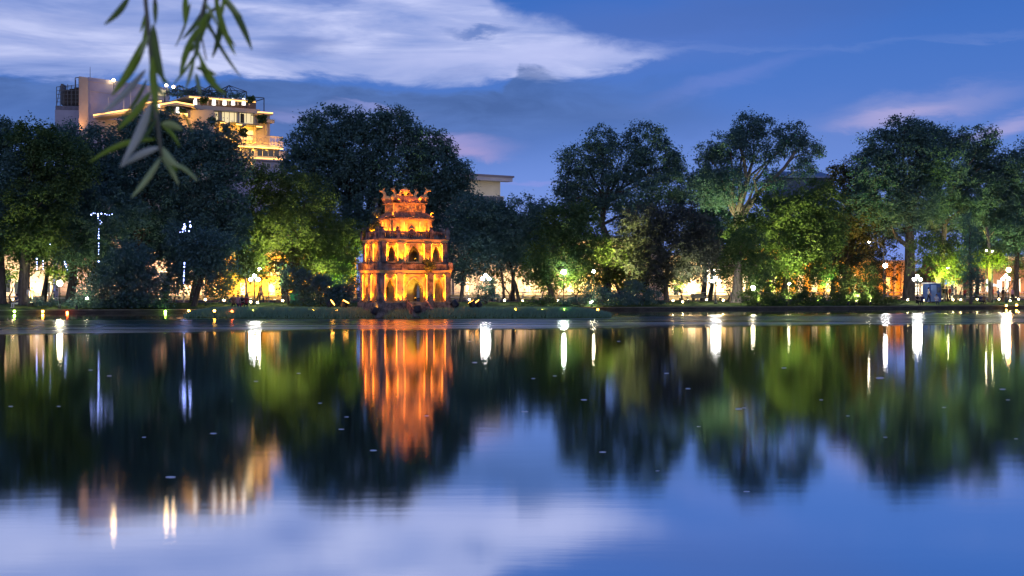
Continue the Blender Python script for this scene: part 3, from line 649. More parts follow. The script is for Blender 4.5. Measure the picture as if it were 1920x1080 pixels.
mb = MB(); mb.ball(TX @ Vector((-2.45,.35,5.62)), .09, 8); b_ = mb.build('terrace_lamp', glow_mat('amber_bulb', (1,.38,.03), 40)); tag(b_, 'glaring round amber bulb at the left corner of the tower terrace', 'lamp')
# black floodlights standing in the grass and throwing amber light on the tower
def floodlight(px, Y, label, power, aim, s=1.0):
    P = Vector(((px-960)/F*Y, Y, isl_z((px-960)/F*Y, Y))); d = (Vector(aim)-(P+Vector((0,0,.55*s)))).normalized(); h = P+Vector((0,0,.55*s))
    o = thing('floodlight', label, 'floodlight', P, 0, 'black floodlights round the tower')
    mb = MB(); mb.box(P.x-.2*s,P.y-.15*s,P.z-.05,P.x+.2*s,P.y+.15*s,P.z+.05); u = d.cross(Vector((0,0,1))).normalized()
    for k in (-1,1): mb.bar(P+u*k*.30*s, h+u*k*.30*s, .05*s, .05*s)
    mb.build('bracket', M['black'], o)
    mb = MB(); mb.tube([h-d*.26*s, h-d*.20*s, h+d*.16*s, h+d*.24*s], [.14*s,.24*s,.27*s,.31*s], 14)
    for k in range(5): q = h-d*(.2-.07*k)*s; mb.tube([q, q+d*.02], [.29*s,.29*s], 14)
    mb.build('housing', M['black'], o)
    mb = MB(); mb.tube([h+d*.245*s, h+d*.25*s], [.26*s,.26*s], 14); mb.build('lens', M['lens_amber'] if power else M['glass'], o)
    if power: spot('flood_beam', h+d*.32*s, aim, (1,.21,.0), power*(.7 if aim[2]-TP.z > 6.5 else 1.0), 24 if aim[2]-TP.z > 6.5 else 62, .7, .2, o)
for px, Y, p_, z, lab in ((619,103.4,1500,4.5,'black floodlight in the grass, first from the left end of the island'), (646,103.6,4200,8.4,'black floodlight in the grass between the far left one and the tower'), (704,101.2,800,5,'black floodlight in the grass before the left corner of the tower'),
                       (783,100.9,1300,6.2,'black floodlight in the grass before the tower steps'), (853,101.8,650,4.5,'black floodlight tight against the right corner of the tower'), (886,103.4,3200,8.3,'black floodlight with square back right of the tower'), (897,104.0,2200,7.4,'black round floodlight farthest right of the tower')):
    floodlight(px, Y, lab, p_, TP+Vector((0,-1,z)), .95)
# ---------------------------------------------------------------- trees on the far bank
T = tree
TG = 'big trees behind the lakeside park'; TM = 'mid sized trees of the lakeside park'; TB = 'bushes hanging over the quay'
T('park_tree','dark tree cut off by the left edge of the photo, slim straight trunk', 6, 9, [(20,275,55,40),(-20,330,70,60),(60,330,60,55),(10,400,60,50),(-30,440,60,50),(-10,250,50,30)], trunk=[(6,570),(4,500),(0,420)], group=TM)
T('park_tree','tree with thick trunk and yellow green lit lower leaves near the left edge', 42, 6, [(45,470,46,26),(88,440,40,34),(85,380,70,50),(118,310,60,55),(72,258,48,30),(30,430,36,30)], leaf='leaf_mid', trunk=[(42,570),(46,520),(48,470),(52,420)], r=.55, group=TM)
T('park_tree','broad dark tree above the white lamp at far left', 130, 12, [(120,262,45,32),(165,268,45,35),(150,330,70,50),(205,400,75,55),(110,420,60,45),(150,470,60,35),(190,340,60,50),(60,400,60,50)], r=.45, group=TG)
T('park_tree','dark spreading tree under the hotel wall, pale wires of fairy lights in it', 238, 14, [(245,268,52,42),(275,245,42,36),(300,235,42,34),(300,310,65,55),(338,262,40,36),(270,380,70,50),(322,440,55,55),(205,450,60,50),(240,330,60,50),(230,500,55,40)], r=.5, group=TG)
T('park_tree','round dark crowned tree that hides the lower left of the hotel', 362, 10, [(395,265,52,40),(425,305,42,42),(365,325,60,50),(410,390,55,55),(375,455,60,50),(432,430,36,50),(350,400,50,60)], r=.4, group=TG)
T('leaning_tree','leaning dark tree with drooping crown beside the quay', 363, 3.5, [(385,470,42,45),(360,500,34,36),(405,520,34,40),(345,450,40,40),(420,470,28,40),(330,520,24,30)], trunk=[(363,578),(372,540),(384,500),(390,470)], r=.28, size=.36, group=TM, droop=.8)
T('quay_bush','huge dark bush spilling over the quay wall, left', 235, 1.2, [(235,525,68,50),(190,555,45,30),(282,548,42,34),(240,490,48,36),(165,565,34,18),(215,572,40,14)], 'bush', r=.2, size=.36, group=TB)
T('quay_bush','low dark bush beside the white lamp at left', 92, 3, [(88,570,26,10),(112,568,22,12)], 'bush', r=.06, size=.3, group=TB)
T('spreading_tree','wide layered tree lit yellow green, left of the tower', 505, 12, [(520,345,65,36),(490,390,50,38),(575,375,60,45),(530,432,80,34),(612,440,50,46),(478,468,32,28),(565,480,66,32),(622,505,48,30),(470,505,26,26),(455,430,30,40)], leaf='leaf_lit', trunk=[(536,566),(530,520),(545,495),(560,470)], r=.35, fork=[([(536,520),(520,496),(540,484),(556,492)],.22),([(548,500),(585,497),(610,480)],.20)], group=TM, size=.40)
T('slim_tree','slim bare stemmed tree just left of the three globed lamp', 465, 7, [(470,478,26,24),(462,500,24,20)], leaf='leaf_lit', trunk=[(462,568),(461,530),(455,490)], r=.12, group=TM)
T('slim_tree','thin tree left of the tower with dark leaves', 545, 5, [(548,520,26,22),(575,530,34,22),(600,540,30,22),(640,545,26,24)], trunk=[(541,566),(538,545),(530,520)], r=.12, group=TM)
T('giant_tree','largest dark domed tree of the scene, rising behind the tower', 690, 22, [(620,232,55,32),(690,234,50,32),(742,240,46,36),(790,268,48,36),(592,275,58,42),(562,310,40,38),(660,290,80,55),(740,320,80,55),(815,325,50,45),(855,325,34,34),(615,340,60,45),(845,375,42,40),(700,385,70,50),(630,400,45,45),(770,400,60,50),(838,285,20,22),(700,440,60,40),(800,440,50,40)], r=.8, size=.46, group=TG)
T('park_tree','small tree with bright green lower leaves left of the tower', 642, 14, [(650,450,36,42),(632,500,34,30),(620,460,30,30)], leaf='leaf_lit', r=.25, group=TM)
T('park_tree','dark tree immediately right of the tower', 865, 12, [(885,400,50,42),(862,450,42,40),(915,415,50,45),(893,470,50,38),(868,505,26,26)], trunk=[(864,568),(868,530),(872,490)], r=.22, group=TM)
T('park_tree','feathery topped dark tree with twin stems right of the tower', 968, 11, [(985,395,58,30),(935,435,56,45),(1020,420,46,42),(985,455,66,40),(950,488,46,25),(1010,480,40,30)], trunk=[(974,566),(968,540),(960,515),(955,480)], fork=[([(945,566),(944,535),(940,505),(946,480)],.16)], r=.2, size=.36, group=TM)
T('park_tree','dark tree with leaning trunk between the tower and the green white lamp', 1037, 6, [(1055,415,42,34),(1040,462,48,40),(1088,440,38,42),(1058,500,48,32),(1008,505,34,28),(1095,395,22,22)], leaf='leaf_mid', trunk=[(1038,566),(1028,525),(1030,480)], r=.32, group=TM)
T('tall_tree','tall dark tree with two round tops, right of centre', 1135, 26, [(1125,265,36,28),(1210,258,42,28),(1085,300,42,33),(1160,300,56,42),(1235,300,46,42),(1064,342,28,26),(1110,350,52,42),(1180,360,62,48),(1252,345,34,40),(1105,392,32,22),(1200,405,56,32),(1270,310,18,20),(1060,375,26,18)], trunk=[(1138,570),(1140,450),(1128,420),(1134,380)], r=.5, size=.42, group=TG)
T('park_tree','rounded dull dark tree below the tall two topped tree', 1250, 8, [(1215,418,58,36),(1270,420,62,42),(1322,455,36,36),(1250,468,66,34),(1182,462,36,38),(1228,505,56,28),(1300,500,34,30)], leaf='leaf_purple', trunk=[(1250,568),(1248,530),(1252,490)], r=.3, group=TM)
T('park_tree','yellow green lit tree left of the dull rounded tree', 1165, 12, [(1150,470,46,34),(1130,505,46,28),(1185,510,34,28),(1110,470,30,30)], leaf='leaf_lit', r=.25, group=TM)
T('park_tree','dark green tree filling the gap left of the forked tree', 1318, 24, [(1312,330,28,24),(1302,378,46,42),(1342,368,38,42),(1330,425,40,36)], r=.35, group=TG)
T('forked_tree','tall open crowned tree with pale forked trunk against the sky', 1385, 16, [(1405,233,34,24),(1432,240,28,22),(1362,268,38,28),(1330,285,26,20),(1490,250,34,24),(1518,282,28,28),(1472,272,28,24),(1420,285,34,22),(1352,305,44,34),(1365,348,52,38),(1442,335,30,22),(1332,350,40,40),(1505,315,30,14),(1400,262,30,22)], trunk=[(1386,566),(1386,440),(1383,410)], fork=[([(1384,440),(1380,405),(1388,375),(1400,345),(1394,300),(1385,270)],.34),([(1386,420),(1402,390),(1422,362),(1445,340),(1470,315),(1490,285)],.34),([(1420,365),(1412,335),(1432,310),(1440,270)],.16),([(1378,400),(1374,380)],.14)], bark='bark_pale', r=.42, size=.38, dens=1.05, group=TG)
T('park_tree','tree with thick flared trunk beside the lakeside lawn, right of centre', 1383, 6, [(1390,480,38,36),(1360,500,26,24),(1420,500,30,30),(1395,450,34,26)], leaf='leaf_mid', bark='bark_pale', trunk=[(1380,568),(1382,540),(1384,500)], r=.62, group=TM)
T('park_tree','wide mid green tree right of the forked tree, lit from below', 1465, 10, [(1405,440,46,42),(1440,400,48,42),(1492,390,52,42),(1540,372,42,38),(1500,440,58,44),(1462,482,56,38),(1432,512,42,32),(1550,430,42,44),(1520,490,44,36)], leaf='leaf_mid', r=.4, group=TM)
T('park_tree','russet lit tree behind the tall street lamp', 1582, 20, [(1592,345,38,34),(1605,395,46,44),(1562,482,46,42),(1585,435,42,40),(1605,308,24,18),(1640,440,40,40),(1575,330,24,20)], leaf='leaf_red', r=.35, group=TG)
T('giant_tree','great dark tree with heavy straight trunk, right', 1707, 14, [(1690,246,38,26),(1652,275,42,33),(1740,256,42,28),(1700,300,68,48),(1640,320,50,42),(1760,310,52,44),(1660,370,58,48),(1720,382,58,46),(1622,370,34,38),(1682,418,56,34),(1720,250,36,28)], trunk=[(1704,566),(1706,500),(1706,440),(1704,400)], fork=[([(1704,465),(1680,445),(1668,420)],.3)], r=.72, size=.44, group=TG)
T('giant_tree','great dark tree right of the heavy trunked one, leaning upper trunk', 1772, 15, [(1785,258,38,28),(1842,262,30,26),(1810,300,52,42),(1862,300,36,33),(1782,350,56,42),(1840,360,58,44),(1882,338,36,38),(1750,395,36,28),(1800,395,50,34)], trunk=[(1764,568),(1766,480),(1772,420),(1780,380)], bark='bark_pale', r=.42, size=.44, group=TG)
T('park_tree','dark tree cut off by the right edge of the photo', 1905, 12, [(1872,398,52,42),(1908,325,42,48),(1905,400,42,44),(1940,350,50,60),(1890,440,46,34),(1925,450,40,40),(1925,290,34,26)], r=.4, group=TG)
T('pollard_tree','stubby pollarded tree with glowing yellow green ball of leaves', 1856, 5, [(1855,474,26,16),(1842,486,16,12),(1870,486,16,13)], leaf='leaf_lit', dens=3.0, trunk=[(1858,566),(1855,470),(1850,425)], fork=[([(1851,445),(1842,432)],.12),([(1852,445),(1862,434)],.12)], bark='bark_pale', r=.26, size=.3, group=TM)
T('park_tree','small tree glowing yellow green right of the heavy trunk', 1760, 6, [(1752,492,40,24),(1738,462,32,26),(1788,500,28,20),(1768,520,26,12),(1790,470,26,26)], leaf='leaf_lit', bark='bark_pale', trunk=[(1757,568),(1757,530),(1764,505)], fork=[([(1757,530),(1748,508)],.15)], r=.34, size=.34, group=TM)
T('columnar_tree','narrow dark columnar tree at the water edge, right', 1820, 2, [(1822,450,13,34),(1820,490,17,36),(1822,525,19,24),(1816,420,9,26)], trunk=[(1820,568),(1820,540),(1820,480)], r=.2, size=.34, group=TM, droop=1.5)
T('weeping_tree','pale feathery weeping tree at the water edge, right of centre', 1612, 2.5, [(1612,515,32,24),(1590,540,32,22),(1640,540,26,24),(1632,560,28,14),(1600,560,30,12)], leaf='leaf_lit', trunk=[(1612,570),(1610,545),(1614,520)], r=.14, size=.34, droop=1.6, group=TM)
for px, t_, lob, lf, lab in ((1425,1.2,[(1405,556,24,16),(1425,538,22,26),(1440,562,24,14)],'leaf_mid','leafy bush hanging to the water beside the lawn'),
      (1500,1.5,[(1470,560,34,16),(1520,560,40,15),(1490,545,30,16)],'leaf_mid','long leafy bush over the quay left of the weeping tree'),
      (1565,1.5,[(1555,564,28,11),(1580,560,24,14)],'leaf_lit','pale bush over the quay under the weeping tree'),
      (1125,1.5,[(1080,566,36,12),(1120,560,42,16),(1165,560,36,15),(1110,545,28,14)],'leaf_dark','long dark bush above the marker lights right of the tower'),
      (1205,2.0,[(1195,550,38,24),(1225,560,28,16),(1175,560,24,16)],'leaf_dark','dark bush at the left end of the lakeside lawn'),
      (1010,2.5,[(1000,568,24,9),(1030,566,24,10)],'leaf_mid','low bush on the bank behind the island, right of the tower'),
      (600,3,[(570,566,24,9),(600,560,26,14),(635,562,24,13)],'leaf_dark','low dark bush on the bank left of the tower'),
      (910,5,[(905,550,18,14),(915,540,14,16)],'leaf_dark','small dark bush under the three globed lamp right of the tower'),
      (1665,2.2,[(1660,566,30,9),(1640,570,30,7)],'leaf_mid','low clipped bush on the quay right of the weeping tree')):
    T('quay_bush', lab, px, t_, lob, 'bush', lf, r=.08, size=.32, group=TB, spread=.5)
# a farther belt of trees beyond the road closes the gaps
for px, lob, lab in ((80,[(60,420,70,60),(140,430,60,60)],'far dark tree beyond the road, leftmost'), (310,[(300,440,60,50),(350,430,60,60)],'far dark tree beyond the road below the hotel'),
                     (560,[(540,420,70,50),(600,460,60,50)],'far dark tree beyond the road left of the tower'), (960,[(930,440,60,50),(1000,450,60,45)],'far dark tree beyond the road right of the tower'),
                     (1330,[(1320,450,50,40),(1360,440,50,50)],'far dark tree beyond the road behind the forked tree'), (1560,[(1540,420,60,50),(1590,450,50,50)],'far dark tree beyond the road behind the russet tree'), (1830,[(1800,430,70,50),(1870,430,70,50)],'far dark tree beyond the road, rightmost')):
    T('far_tree', lab, px, 22, lob, r=.3, size=.5, dens=.8, group='far trees beyond the road')
# ---------------------------------------------------------------- lights in the park that colour the foliage
def park_up(px, t, aim_px, aim_py, col, power, label, ang=74, lens='lens_warm', at=None):
    P = SP(px, t, .15); A = PX(aim_px, aim_py, SY(aim_px, at if at is not None else t+1)); uplight(P, A, col, power*6.2, label, 'ground uplights under the park trees', ang, .22, lens, .12)
YG = (1,.92,.30); GR = (.15,1,.18)
for a in ((60,3.0,50,450,YG,380,'ground uplight at the thick trunk near the left edge'), (130,8,150,500,YG,120,'ground uplight beside the white lamp at far left'), (300,8,280,480,(1,.95,.6),90,'ground uplight under the dark spreading tree'),
          (470,9,470,450,YG,900,'ground uplight left of the three globed lamp'), (515,6,520,400,YG,1100,'ground uplight under the wide layered tree'), (590,7,600,430,YG,800,'ground uplight right of the wide layered tree'),
          (632,10,640,480,(.6,1,.15),900,'green uplight left of the tower'), (655,12,660,430,YG,700,'ground uplight behind the left corner of the tower'), (1060,3,1070,460,YG,700,'ground uplight at the leaning trunk right of the tower'), (1100,8,1110,470,YG,1000,'ground uplight left of the glowing tree'), (1150,7,1155,480,YG,1800,'ground uplight under the glowing tree right of the tower'),
          (1290,4,1290,470,(1,.9,.5),500,'ground uplight by the lakeside lawn'), (1372,12,1385,400,(1,.90,.50),1300,'ground uplight under the pale forked trunk'), (1350,12,1350,440,YG,900,'ground uplight left of the forked trunk'), (1420,13,1418,430,GR,1500,'green uplight right of the forked trunk'), (1450,5,1450,460,YG,1300,'ground uplight left under the wide mid green tree'), (1510,5,1510,440,YG,1800,'ground uplight right under the wide mid green tree'),
          (1545,14,1560,450,(.5,1,.2),700,'green uplight before the russet tree'), (1620,14,1620,420,(1,.6,.15),900,'amber uplight under the russet tree'), (1605,.9,1612,520,(1,.95,.55),350,'ground uplight under the weeping tree'),
          (1768,4.6,1756,486,(.95,1,.12),1500,'ground uplight under the small glowing tree'), (1785,5,1788,440,YG,900,'ground uplight right of the small glowing tree'), (1690,9,1690,440,(1,.80,.35),420,'ground uplight at the heavy straight trunk'), (1752,18,1760,420,(1,.6,.15),1300,'amber uplight behind the small glowing tree'),
          (1845,3.0,1855,476,(.9,1,.08),1900,'ground uplight at the pollarded tree'), (1895,7,1890,420,YG,800,'ground uplight near the right edge')):
    park_up(*a)

# understorey between the park and the road breaks up the lit street
for px, t_, lob, lf, lab in ((20,14,[(15,520,30,22),(40,505,26,20)],'leaf_mid','young tree behind the left edge trunk'), (95,15,[(95,515,30,22),(115,500,24,20)],'leaf_lit','young tree behind the single globed lamp at far left'), (160,16,[(160,515,36,26),(190,500,30,24)],'leaf_mid','young tree left behind the huge dark bush'),
     (325,15,[(325,520,34,24),(345,505,26,20)],'leaf_mid','young tree left of the leaning trunk'), (420,16,[(420,522,30,20),(440,505,26,22)],'leaf_lit','young tree before the left end of the ochre house'), (480,14,[(495,505,30,16)],'leaf_lit','young tree over the three globed lamp left of the tower'), (570,17,[(570,515,40,24),(610,520,36,24)],'leaf_mid','young tree before the middle of the ochre house'), (650,16,[(650,530,30,24),(665,510,24,22)],'leaf_mid','young tree behind the left foot of the tower'),
     (895,17,[(900,515,26,18)],'leaf_mid','young tree left before the pilastered hall'), (955,16,[(950,515,30,20),(930,505,24,16)],'leaf_mid','young tree before the middle of the pilastered hall'), (1015,15,[(1010,520,34,24),(1035,530,24,20)],'leaf_mid','young tree before the right end of the pilastered hall'), (1080,16,[(1075,520,34,24),(1105,530,28,20)],'leaf_lit','young tree left before the blue roofed house'), (1160,16,[(1155,530,36,20),(1190,525,30,22)],'leaf_lit','young tree before the middle of the blue roofed house'), (1225,15,[(1225,530,30,22)],'leaf_mid','young tree before the right end of the blue roofed house'),
     (1280,15,[(1278,515,28,20),(1262,528,20,16)],'leaf_lit','young tree left before the lit shop'), (1365,16,[(1362,525,26,20)],'leaf_mid','young tree right before the lit shop'), (1440,15,[(1430,540,34,18),(1460,530,30,20)],'leaf_lit','young tree behind the low glaring lamp by the lawn'), (1540,16,[(1535,530,40,22),(1570,520,30,24)],'leaf_mid','young tree left of the weeping tree'), (1660,17,[(1655,520,26,18),(1670,495,30,26),(1640,480,30,24)],'leaf_red','russet young tree before the orange house'),
     (1735,15,[(1735,515,24,14)],'leaf_mid','young tree over the red tiled shop'), (1800,15,[(1798,520,26,18),(1815,505,24,18)],'leaf_mid','young tree behind the columnar tree'), (1875,16,[(1895,500,30,18),(1925,510,30,24)],'leaf_mid','young tree before the brown house')):
    T('young_tree', lab, px, t_, lob, 'tree', lf, r=.10, size=.36, dens=.48, group='young trees along the road')
for a in ((22,12,25,490,YG,260,'ground uplight under the young tree at the left edge'), (100,13,105,500,YG,420,'ground uplight under the young tree behind the white lamp'), (430,14,432,500,YG,420,'ground uplight at the left end of the ochre house'), (1012,13,1015,500,YG,380,'ground uplight before the right end of the pilastered hall'), (1085,14,1085,500,YG,520,'ground uplight before the left end of the blue roofed house'), (1185,14,1180,500,YG,520,'ground uplight before the right half of the blue roofed house'),
          (1275,13,1275,500,YG,420,'ground uplight left before the lit shop'), (1400,8,1395,460,YG,420,'ground uplight right of the thick flared trunk'), (1450,13,1448,510,YG,520,'ground uplight behind the low glaring lamp'), (1548,12,1545,500,YG,420,'ground uplight left of the weeping tree'), (1800,12,1800,490,YG,420,'ground uplight behind the columnar tree'), (1905,13,1905,490,(1,.7,.25),420,'warm uplight before the brown house')):
    park_up(*a)

for a in ((1420,.7,1425,545,YG,90,'low uplight on the quay under the leafy bush beside the lawn'), (1475,.7,1480,545,YG,90,'low uplight on the quay under the left half of the long leafy bush'), (1535,.7,1535,545,YG,90,'low uplight on the quay under the right half of the long leafy bush'), (1590,.7,1596,535,(1,.95,.5),110,'low uplight on the quay left of the weeping tree'), (1632,.7,1630,535,(1,.95,.5),110,'low uplight on the quay right of the weeping tree'),
          (1480,7.5,1480,470,YG,420,'ground uplight in the middle of the wide mid green tree'), (1560,8,1550,470,YG,420,'ground uplight at the right edge of the wide mid green tree'), (1800,8,1800,470,YG,420,'ground uplight left behind the columnar tree'), (1905,8,1900,430,(.8,1,.2),420,'green tinged uplight near the right edge'), (1185,6,1180,500,YG,420,'ground uplight left of the dull rounded tree'), (1030,9,1020,490,YG,260,'ground uplight behind the leaning trunk right of the tower'),
          (640,9,632,500,(.7,1,.2),420,'green uplight nearer the left corner of the tower')):
    park_up(*a)
# ---------------------------------------------------------------- street lamps
M['globe'] = glow_mat('lamp_globe', (1,.97,.92), 75); M['globe_warm'] = glow_mat('warm_lamp_globe', (1,.86,.60), 90); M['globe_orange'] = glow_mat('orange_lamp_globe', (1,.50,.16), 110); M['globe_cool'] = glow_mat('cool_lamp_globe', (.90,1,.90), 110)
def triple_lamp():
    o = thing('street_lamp', 'x', 'street lamp', (0,0,0), 0, 'three globed street lamps along the lake')
    mb = MB(); mb.lathe((0,0,0), [(.20,0),(.20,.12),(.13,.2),(.12,.5),(.07,.6),(.055,1.6),(.07,1.65),(.045,1.7),(.04,2.75),(.07,2.8),(.03,3.0)], 10); mb.build('post', M['iron'], o, True)
    for k, x in enumerate((-.34,.34)):
        mb = MB(); mb.tube([(0,0,2.55),(x*.5,0,2.48),(x,0,2.52),(x,0,2.60)], .025, 6); mb.build('arm', M['iron'], o)
    for c in ((-.34,0,2.78),(.34,0,2.78),(0,0,3.17)): mb = MB(); mb.ball(c, .165, 12); mb.build('globe', M['globe'], o, True)
    return o
TL = triple_lamp()
for i, (px, py, t_, lab) in enumerate(((477,522,5,'three globed street lamp before the ochre house left of the tower'), (911,521,6,'three globed street lamp just right of the tower'), (1342,525,4,'three globed street lamp at the lakeside lawn'), (1720,522,3.5,'three globed street lamp beside the heavy trunk at right'), (1886,521,4,'three globed street lamp near the right edge'))):
    o = TL if i == 0 else copy_tree(TL); P = SP(px, t_); o.location = P; o['label'] = lab; zt = CH-(py-HY)*P.y/F; o.scale = (1.05,1.05,(zt-P.z)/2.9)
def pole_lamp(px, py, t, m_, label, r=.24, name='pole_lamp'):
    P = SP(px, t); z = CH-(py-HY)*P.y/F; o = thing(name, label, 'street lamp', P)
    mb = MB(); mb.lathe(P, [(.14,0),(.14,.25),(.05,.35),(.035,z-P.z-r*1.05),(.09,z-P.z-r)], 8); mb.build('post', M['iron'], o)
    mb = MB(); mb.ball((P.x,P.y,z), r, 12); mb.build('globe', M[m_], o, True); return o
pole_lamp(112,531,1.6,'globe_warm','glaring white single globed lamp at far left beside the big bush', .25)
pole_lamp(1057,510,2.5,'globe_cool','glaring greenish white single globed lamp right of the tower', .24)
pole_lamp(1412,540,2.0,'globe_warm','low glaring warm lamp beside the lakeside lawn', .24)
pole_lamp(1480,533,3.0,'globe_warm','warm globed lamp half hidden in the wide mid green tree', .16)
pole_lamp(1113,509,9,'globe_warm','warm globed lamp behind the glowing tree right of the tower', .14)
pole_lamp(1660,498,9,'globe','glaring white globed lamp left of the heavy trunk', .24)
pole_lamp(1891,506,8,'globe_orange','glaring orange lamp high above the three globed lamp near the right edge', .27)
pole_lamp(1109,567,1.0,'globe_warm','low glaring lamp at the water edge right of the island', .17)
pole_lamp(1777,502,7,'globe_warm','small bright lamp inside the small glowing tree', .15)
pole_lamp(163,559,2.0,'globe_warm','small bright lamp in front of the big bush at left', .13)
pole_lamp(143,575,.9,'globe_warm','tiny low lamp at the quay left of the big bush', .11)
pole_lamp(1849,470,4.2,'globe_warm','left of two small lamps in the glowing pollarded tree', .08)
pole_lamp(1861,471,4.2,'globe_warm','right of two small lamps in the glowing pollarded tree', .08)
pole_lamp(486,505,9,'globe_warm','small lamp just above the three globed lamp left of the tower', .16)
# tall road lamp with a curved arm
P = SP(1657, 14); o = thing('road_lamp', 'tall road lamp with curved arm reaching left, before the russet tree', 'street lamp', P)
s_ = P.y/F; zt = CH-(455-HY)*s_; mb = MB(); mb.tube([P, (P.x,P.y,zt-.6)], [.09,.06], 8); mb.build('post', M['steel'], o)
mb = MB(); mb.tube([(P.x,P.y,zt-.65),(P.x-.4,P.y,zt-.1),(P.x-.9,P.y,zt+.1),(P.x-1.6,P.y,zt+.15)], .04, 6); mb.build('arm', M['steel'], o)
mb = MB(); mb.box(P.x-1.95,P.y-.12,zt+.10,P.x-1.55,P.y+.12,zt+.2); mb.build('lamp_head', M['steel'], o)
mb = MB(); mb.ball((P.x-1.75,P.y,zt+.05), .11, 8, .5); mb.build('lens', M['globe_warm'], o)
# coloured marker lights along the quay and the island
def marker(px, py, Y, m_, label, group, r=.085):
    P = PX(px, py, Y); x, y, z = P; zg = isl_z(x, y) if 98 < y < 112 and ISX0 < x < ISX1 and isl_z(x, y) > 0 else (-.15 if y < 138+SL*x else .24)
    o = thing('marker_light', label, 'marker light', (x,y,zg), 0, group)
    mb = MB(); mb.tube([(x,y,zg-.05),(x,y,z-r*.8)], [.03,.03], 6); mb.lathe((x,y,z-r*1.15), [(.07,0),(.08,r*.4)], 8); mb.build('post', M['black'], o)
    mb = MB(); mb.ball((x,y,z), r, 8); mb.build('bulb', M[m_], o, True)
M['mk_amber'] = glow_mat('amber_marker_glow', (1,.48,.05), 45); M['mk_green'] = glow_mat('green_marker_glow', (.55,1,.10), 40); M['mk_red'] = glow_mat('red_marker_glow', (1,.13,.02), 45); M['mk_yel'] = glow_mat('yellow_marker_glow', (1,.75,.12), 40)
GQ = 'coloured marker lights along the water edge'
def SW(px, d=-.5): return SY(px, d)
for px, py, mm, lab in ((27,584,'mk_green','green marker light on the quay, nearest the left edge'), (80,584,'mk_amber','amber marker light on the quay, left of the big bush'), (126,586,'mk_red','dim red marker light on the quay before the big bush'), (310,584,'mk_green','yellow green marker light at the right foot of the big bush'), (354,583,'mk_amber','amber marker light below the leaning tree')):
    marker(px, py, SW(px), mm, lab, GQ, .10)
for i, (px, py, mm, lab) in enumerate(((402,583,'mk_amber','amber marker light at the left tip of the island'), (435,584,'mk_red','red marker light on the left part of the island'), (474,583,'mk_yel','yellow marker light on the island right of the red one'),
      (509,582.5,'mk_amber','amber marker light on the island below the seated group'), (545,583,'mk_yel','yellow marker light on the island midway between the red one and the tower'), (587,582,'mk_amber','amber marker light on the island next before the floodlights'), (631,582,'mk_amber','amber marker light on the island between the two left floodlights'),
      (934,582,'mk_amber','left of two amber marker lights on the island right of the tower'), (966,581,'mk_amber','right of two amber marker lights on the island right of the tower'), (1017,582,'mk_yel','yellow marker light near the right tip of the island'), (1058,581,'mk_green','green yellow marker light at the right tip of the island'))):
    marker(px, py, 102.2+(i%2)*.3, mm, lab, GQ, .085)
for px, py, mm, lab in ((1088,580,'mk_red','red marker light in the water right of the island'), (1121,581,'mk_amber','amber marker light in the water below the low glaring lamp'), (1157,591,'mk_yel','yellow marker light low on the water, farthest right of the island'), (1518,586,'mk_red','orange red marker light below the long leafy bush'), (1594,587,'mk_amber','amber marker light below the weeping tree'), (1887,573,'mk_amber','left of two orange marker lights near the right edge'), (1906,572,'mk_amber','right of two orange marker lights near the right edge'), (1668,585,'mk_amber','amber marker light below the glaring white lamp, right')):
    marker(px, py, SW(px, -1.0), mm, lab, GQ, .11)
M['lawn_glow'] = glow_mat('lawn_lamp_glow', (1,.74,.36), 45)
# small warm ground lamps scattered on the lawns
for px, py, t_, lab in ((25,562,3,'tiny warm lamp on the grass near the left edge'), (470,566,3.2,'tiny lamp on the grass left of the three globed lamp left of the tower'), (483,567,3,'tiny lamp on the grass right of the three globed lamp left of the tower'), (980,564,3,'tiny lamp on the grass right of the twin stemmed tree'), (1280,566,3,'tiny lamp on the lakeside lawn'), (1702,562,3.5,'tiny lamp at the foot of the heavy trunk'), (1787,562,4,'tiny lamp right of the blue kiosk'), (1832,561,4,'tiny lamp right of the columnar tree'), (1873,561,4,'tiny lamp beside the people near the right edge'), (1910,561,4,'tiny lamp nearest the right edge'),
  *[(x, 562+(i%3)*.8, 3.5+(i*7%5)*.5, 'tiny warm lamp in the lawn row, %s' % n) for i, (x, n) in enumerate(((880,'just right of the tower corner'),(946,'left of the twin stemmed tree'),(1046,'at the leaning trunk right of the tower'),(1098,'left of the low glaring lamp'),(1140,'right of the low glaring lamp'),(1262,'left part of the lakeside lawn'),(1325,'left of the lawn street lamp'),(1356,'right of the lawn street lamp'),(1640,'right of the weeping tree'),(1676,'left of the heavy trunk'),(1731,'left of the blue kiosk'),(1760,'right beside the blue kiosk'),(1801,'left of the columnar tree'),(1846,'right of the pollarded trunk left side'),(1894,'right of the last three globed lamp'),(385,'right of the leaning tree'),(420,'left of the seated four'),(530,'at the layered tree trunk'),(590,'before the green bin side bushes')))]):
    P = PX(px, py, SY(px, t_)); z0 = gz(t_); z = max(P.z, z0+.16); o = thing('lawn_lamp', lab, 'lawn lamp', (P.x,P.y,z0), 0, 'tiny warm lawn lamps')
    mb = MB(); mb.tube([(P.x,P.y,z0-.03),(P.x,P.y,z-.07)], .03, 6); mb.build('post', M['black'], o)
    mb = MB(); mb.ball((P.x,P.y,z), .09, 8); mb.build('bulb', M['lawn_glow'], o, True)
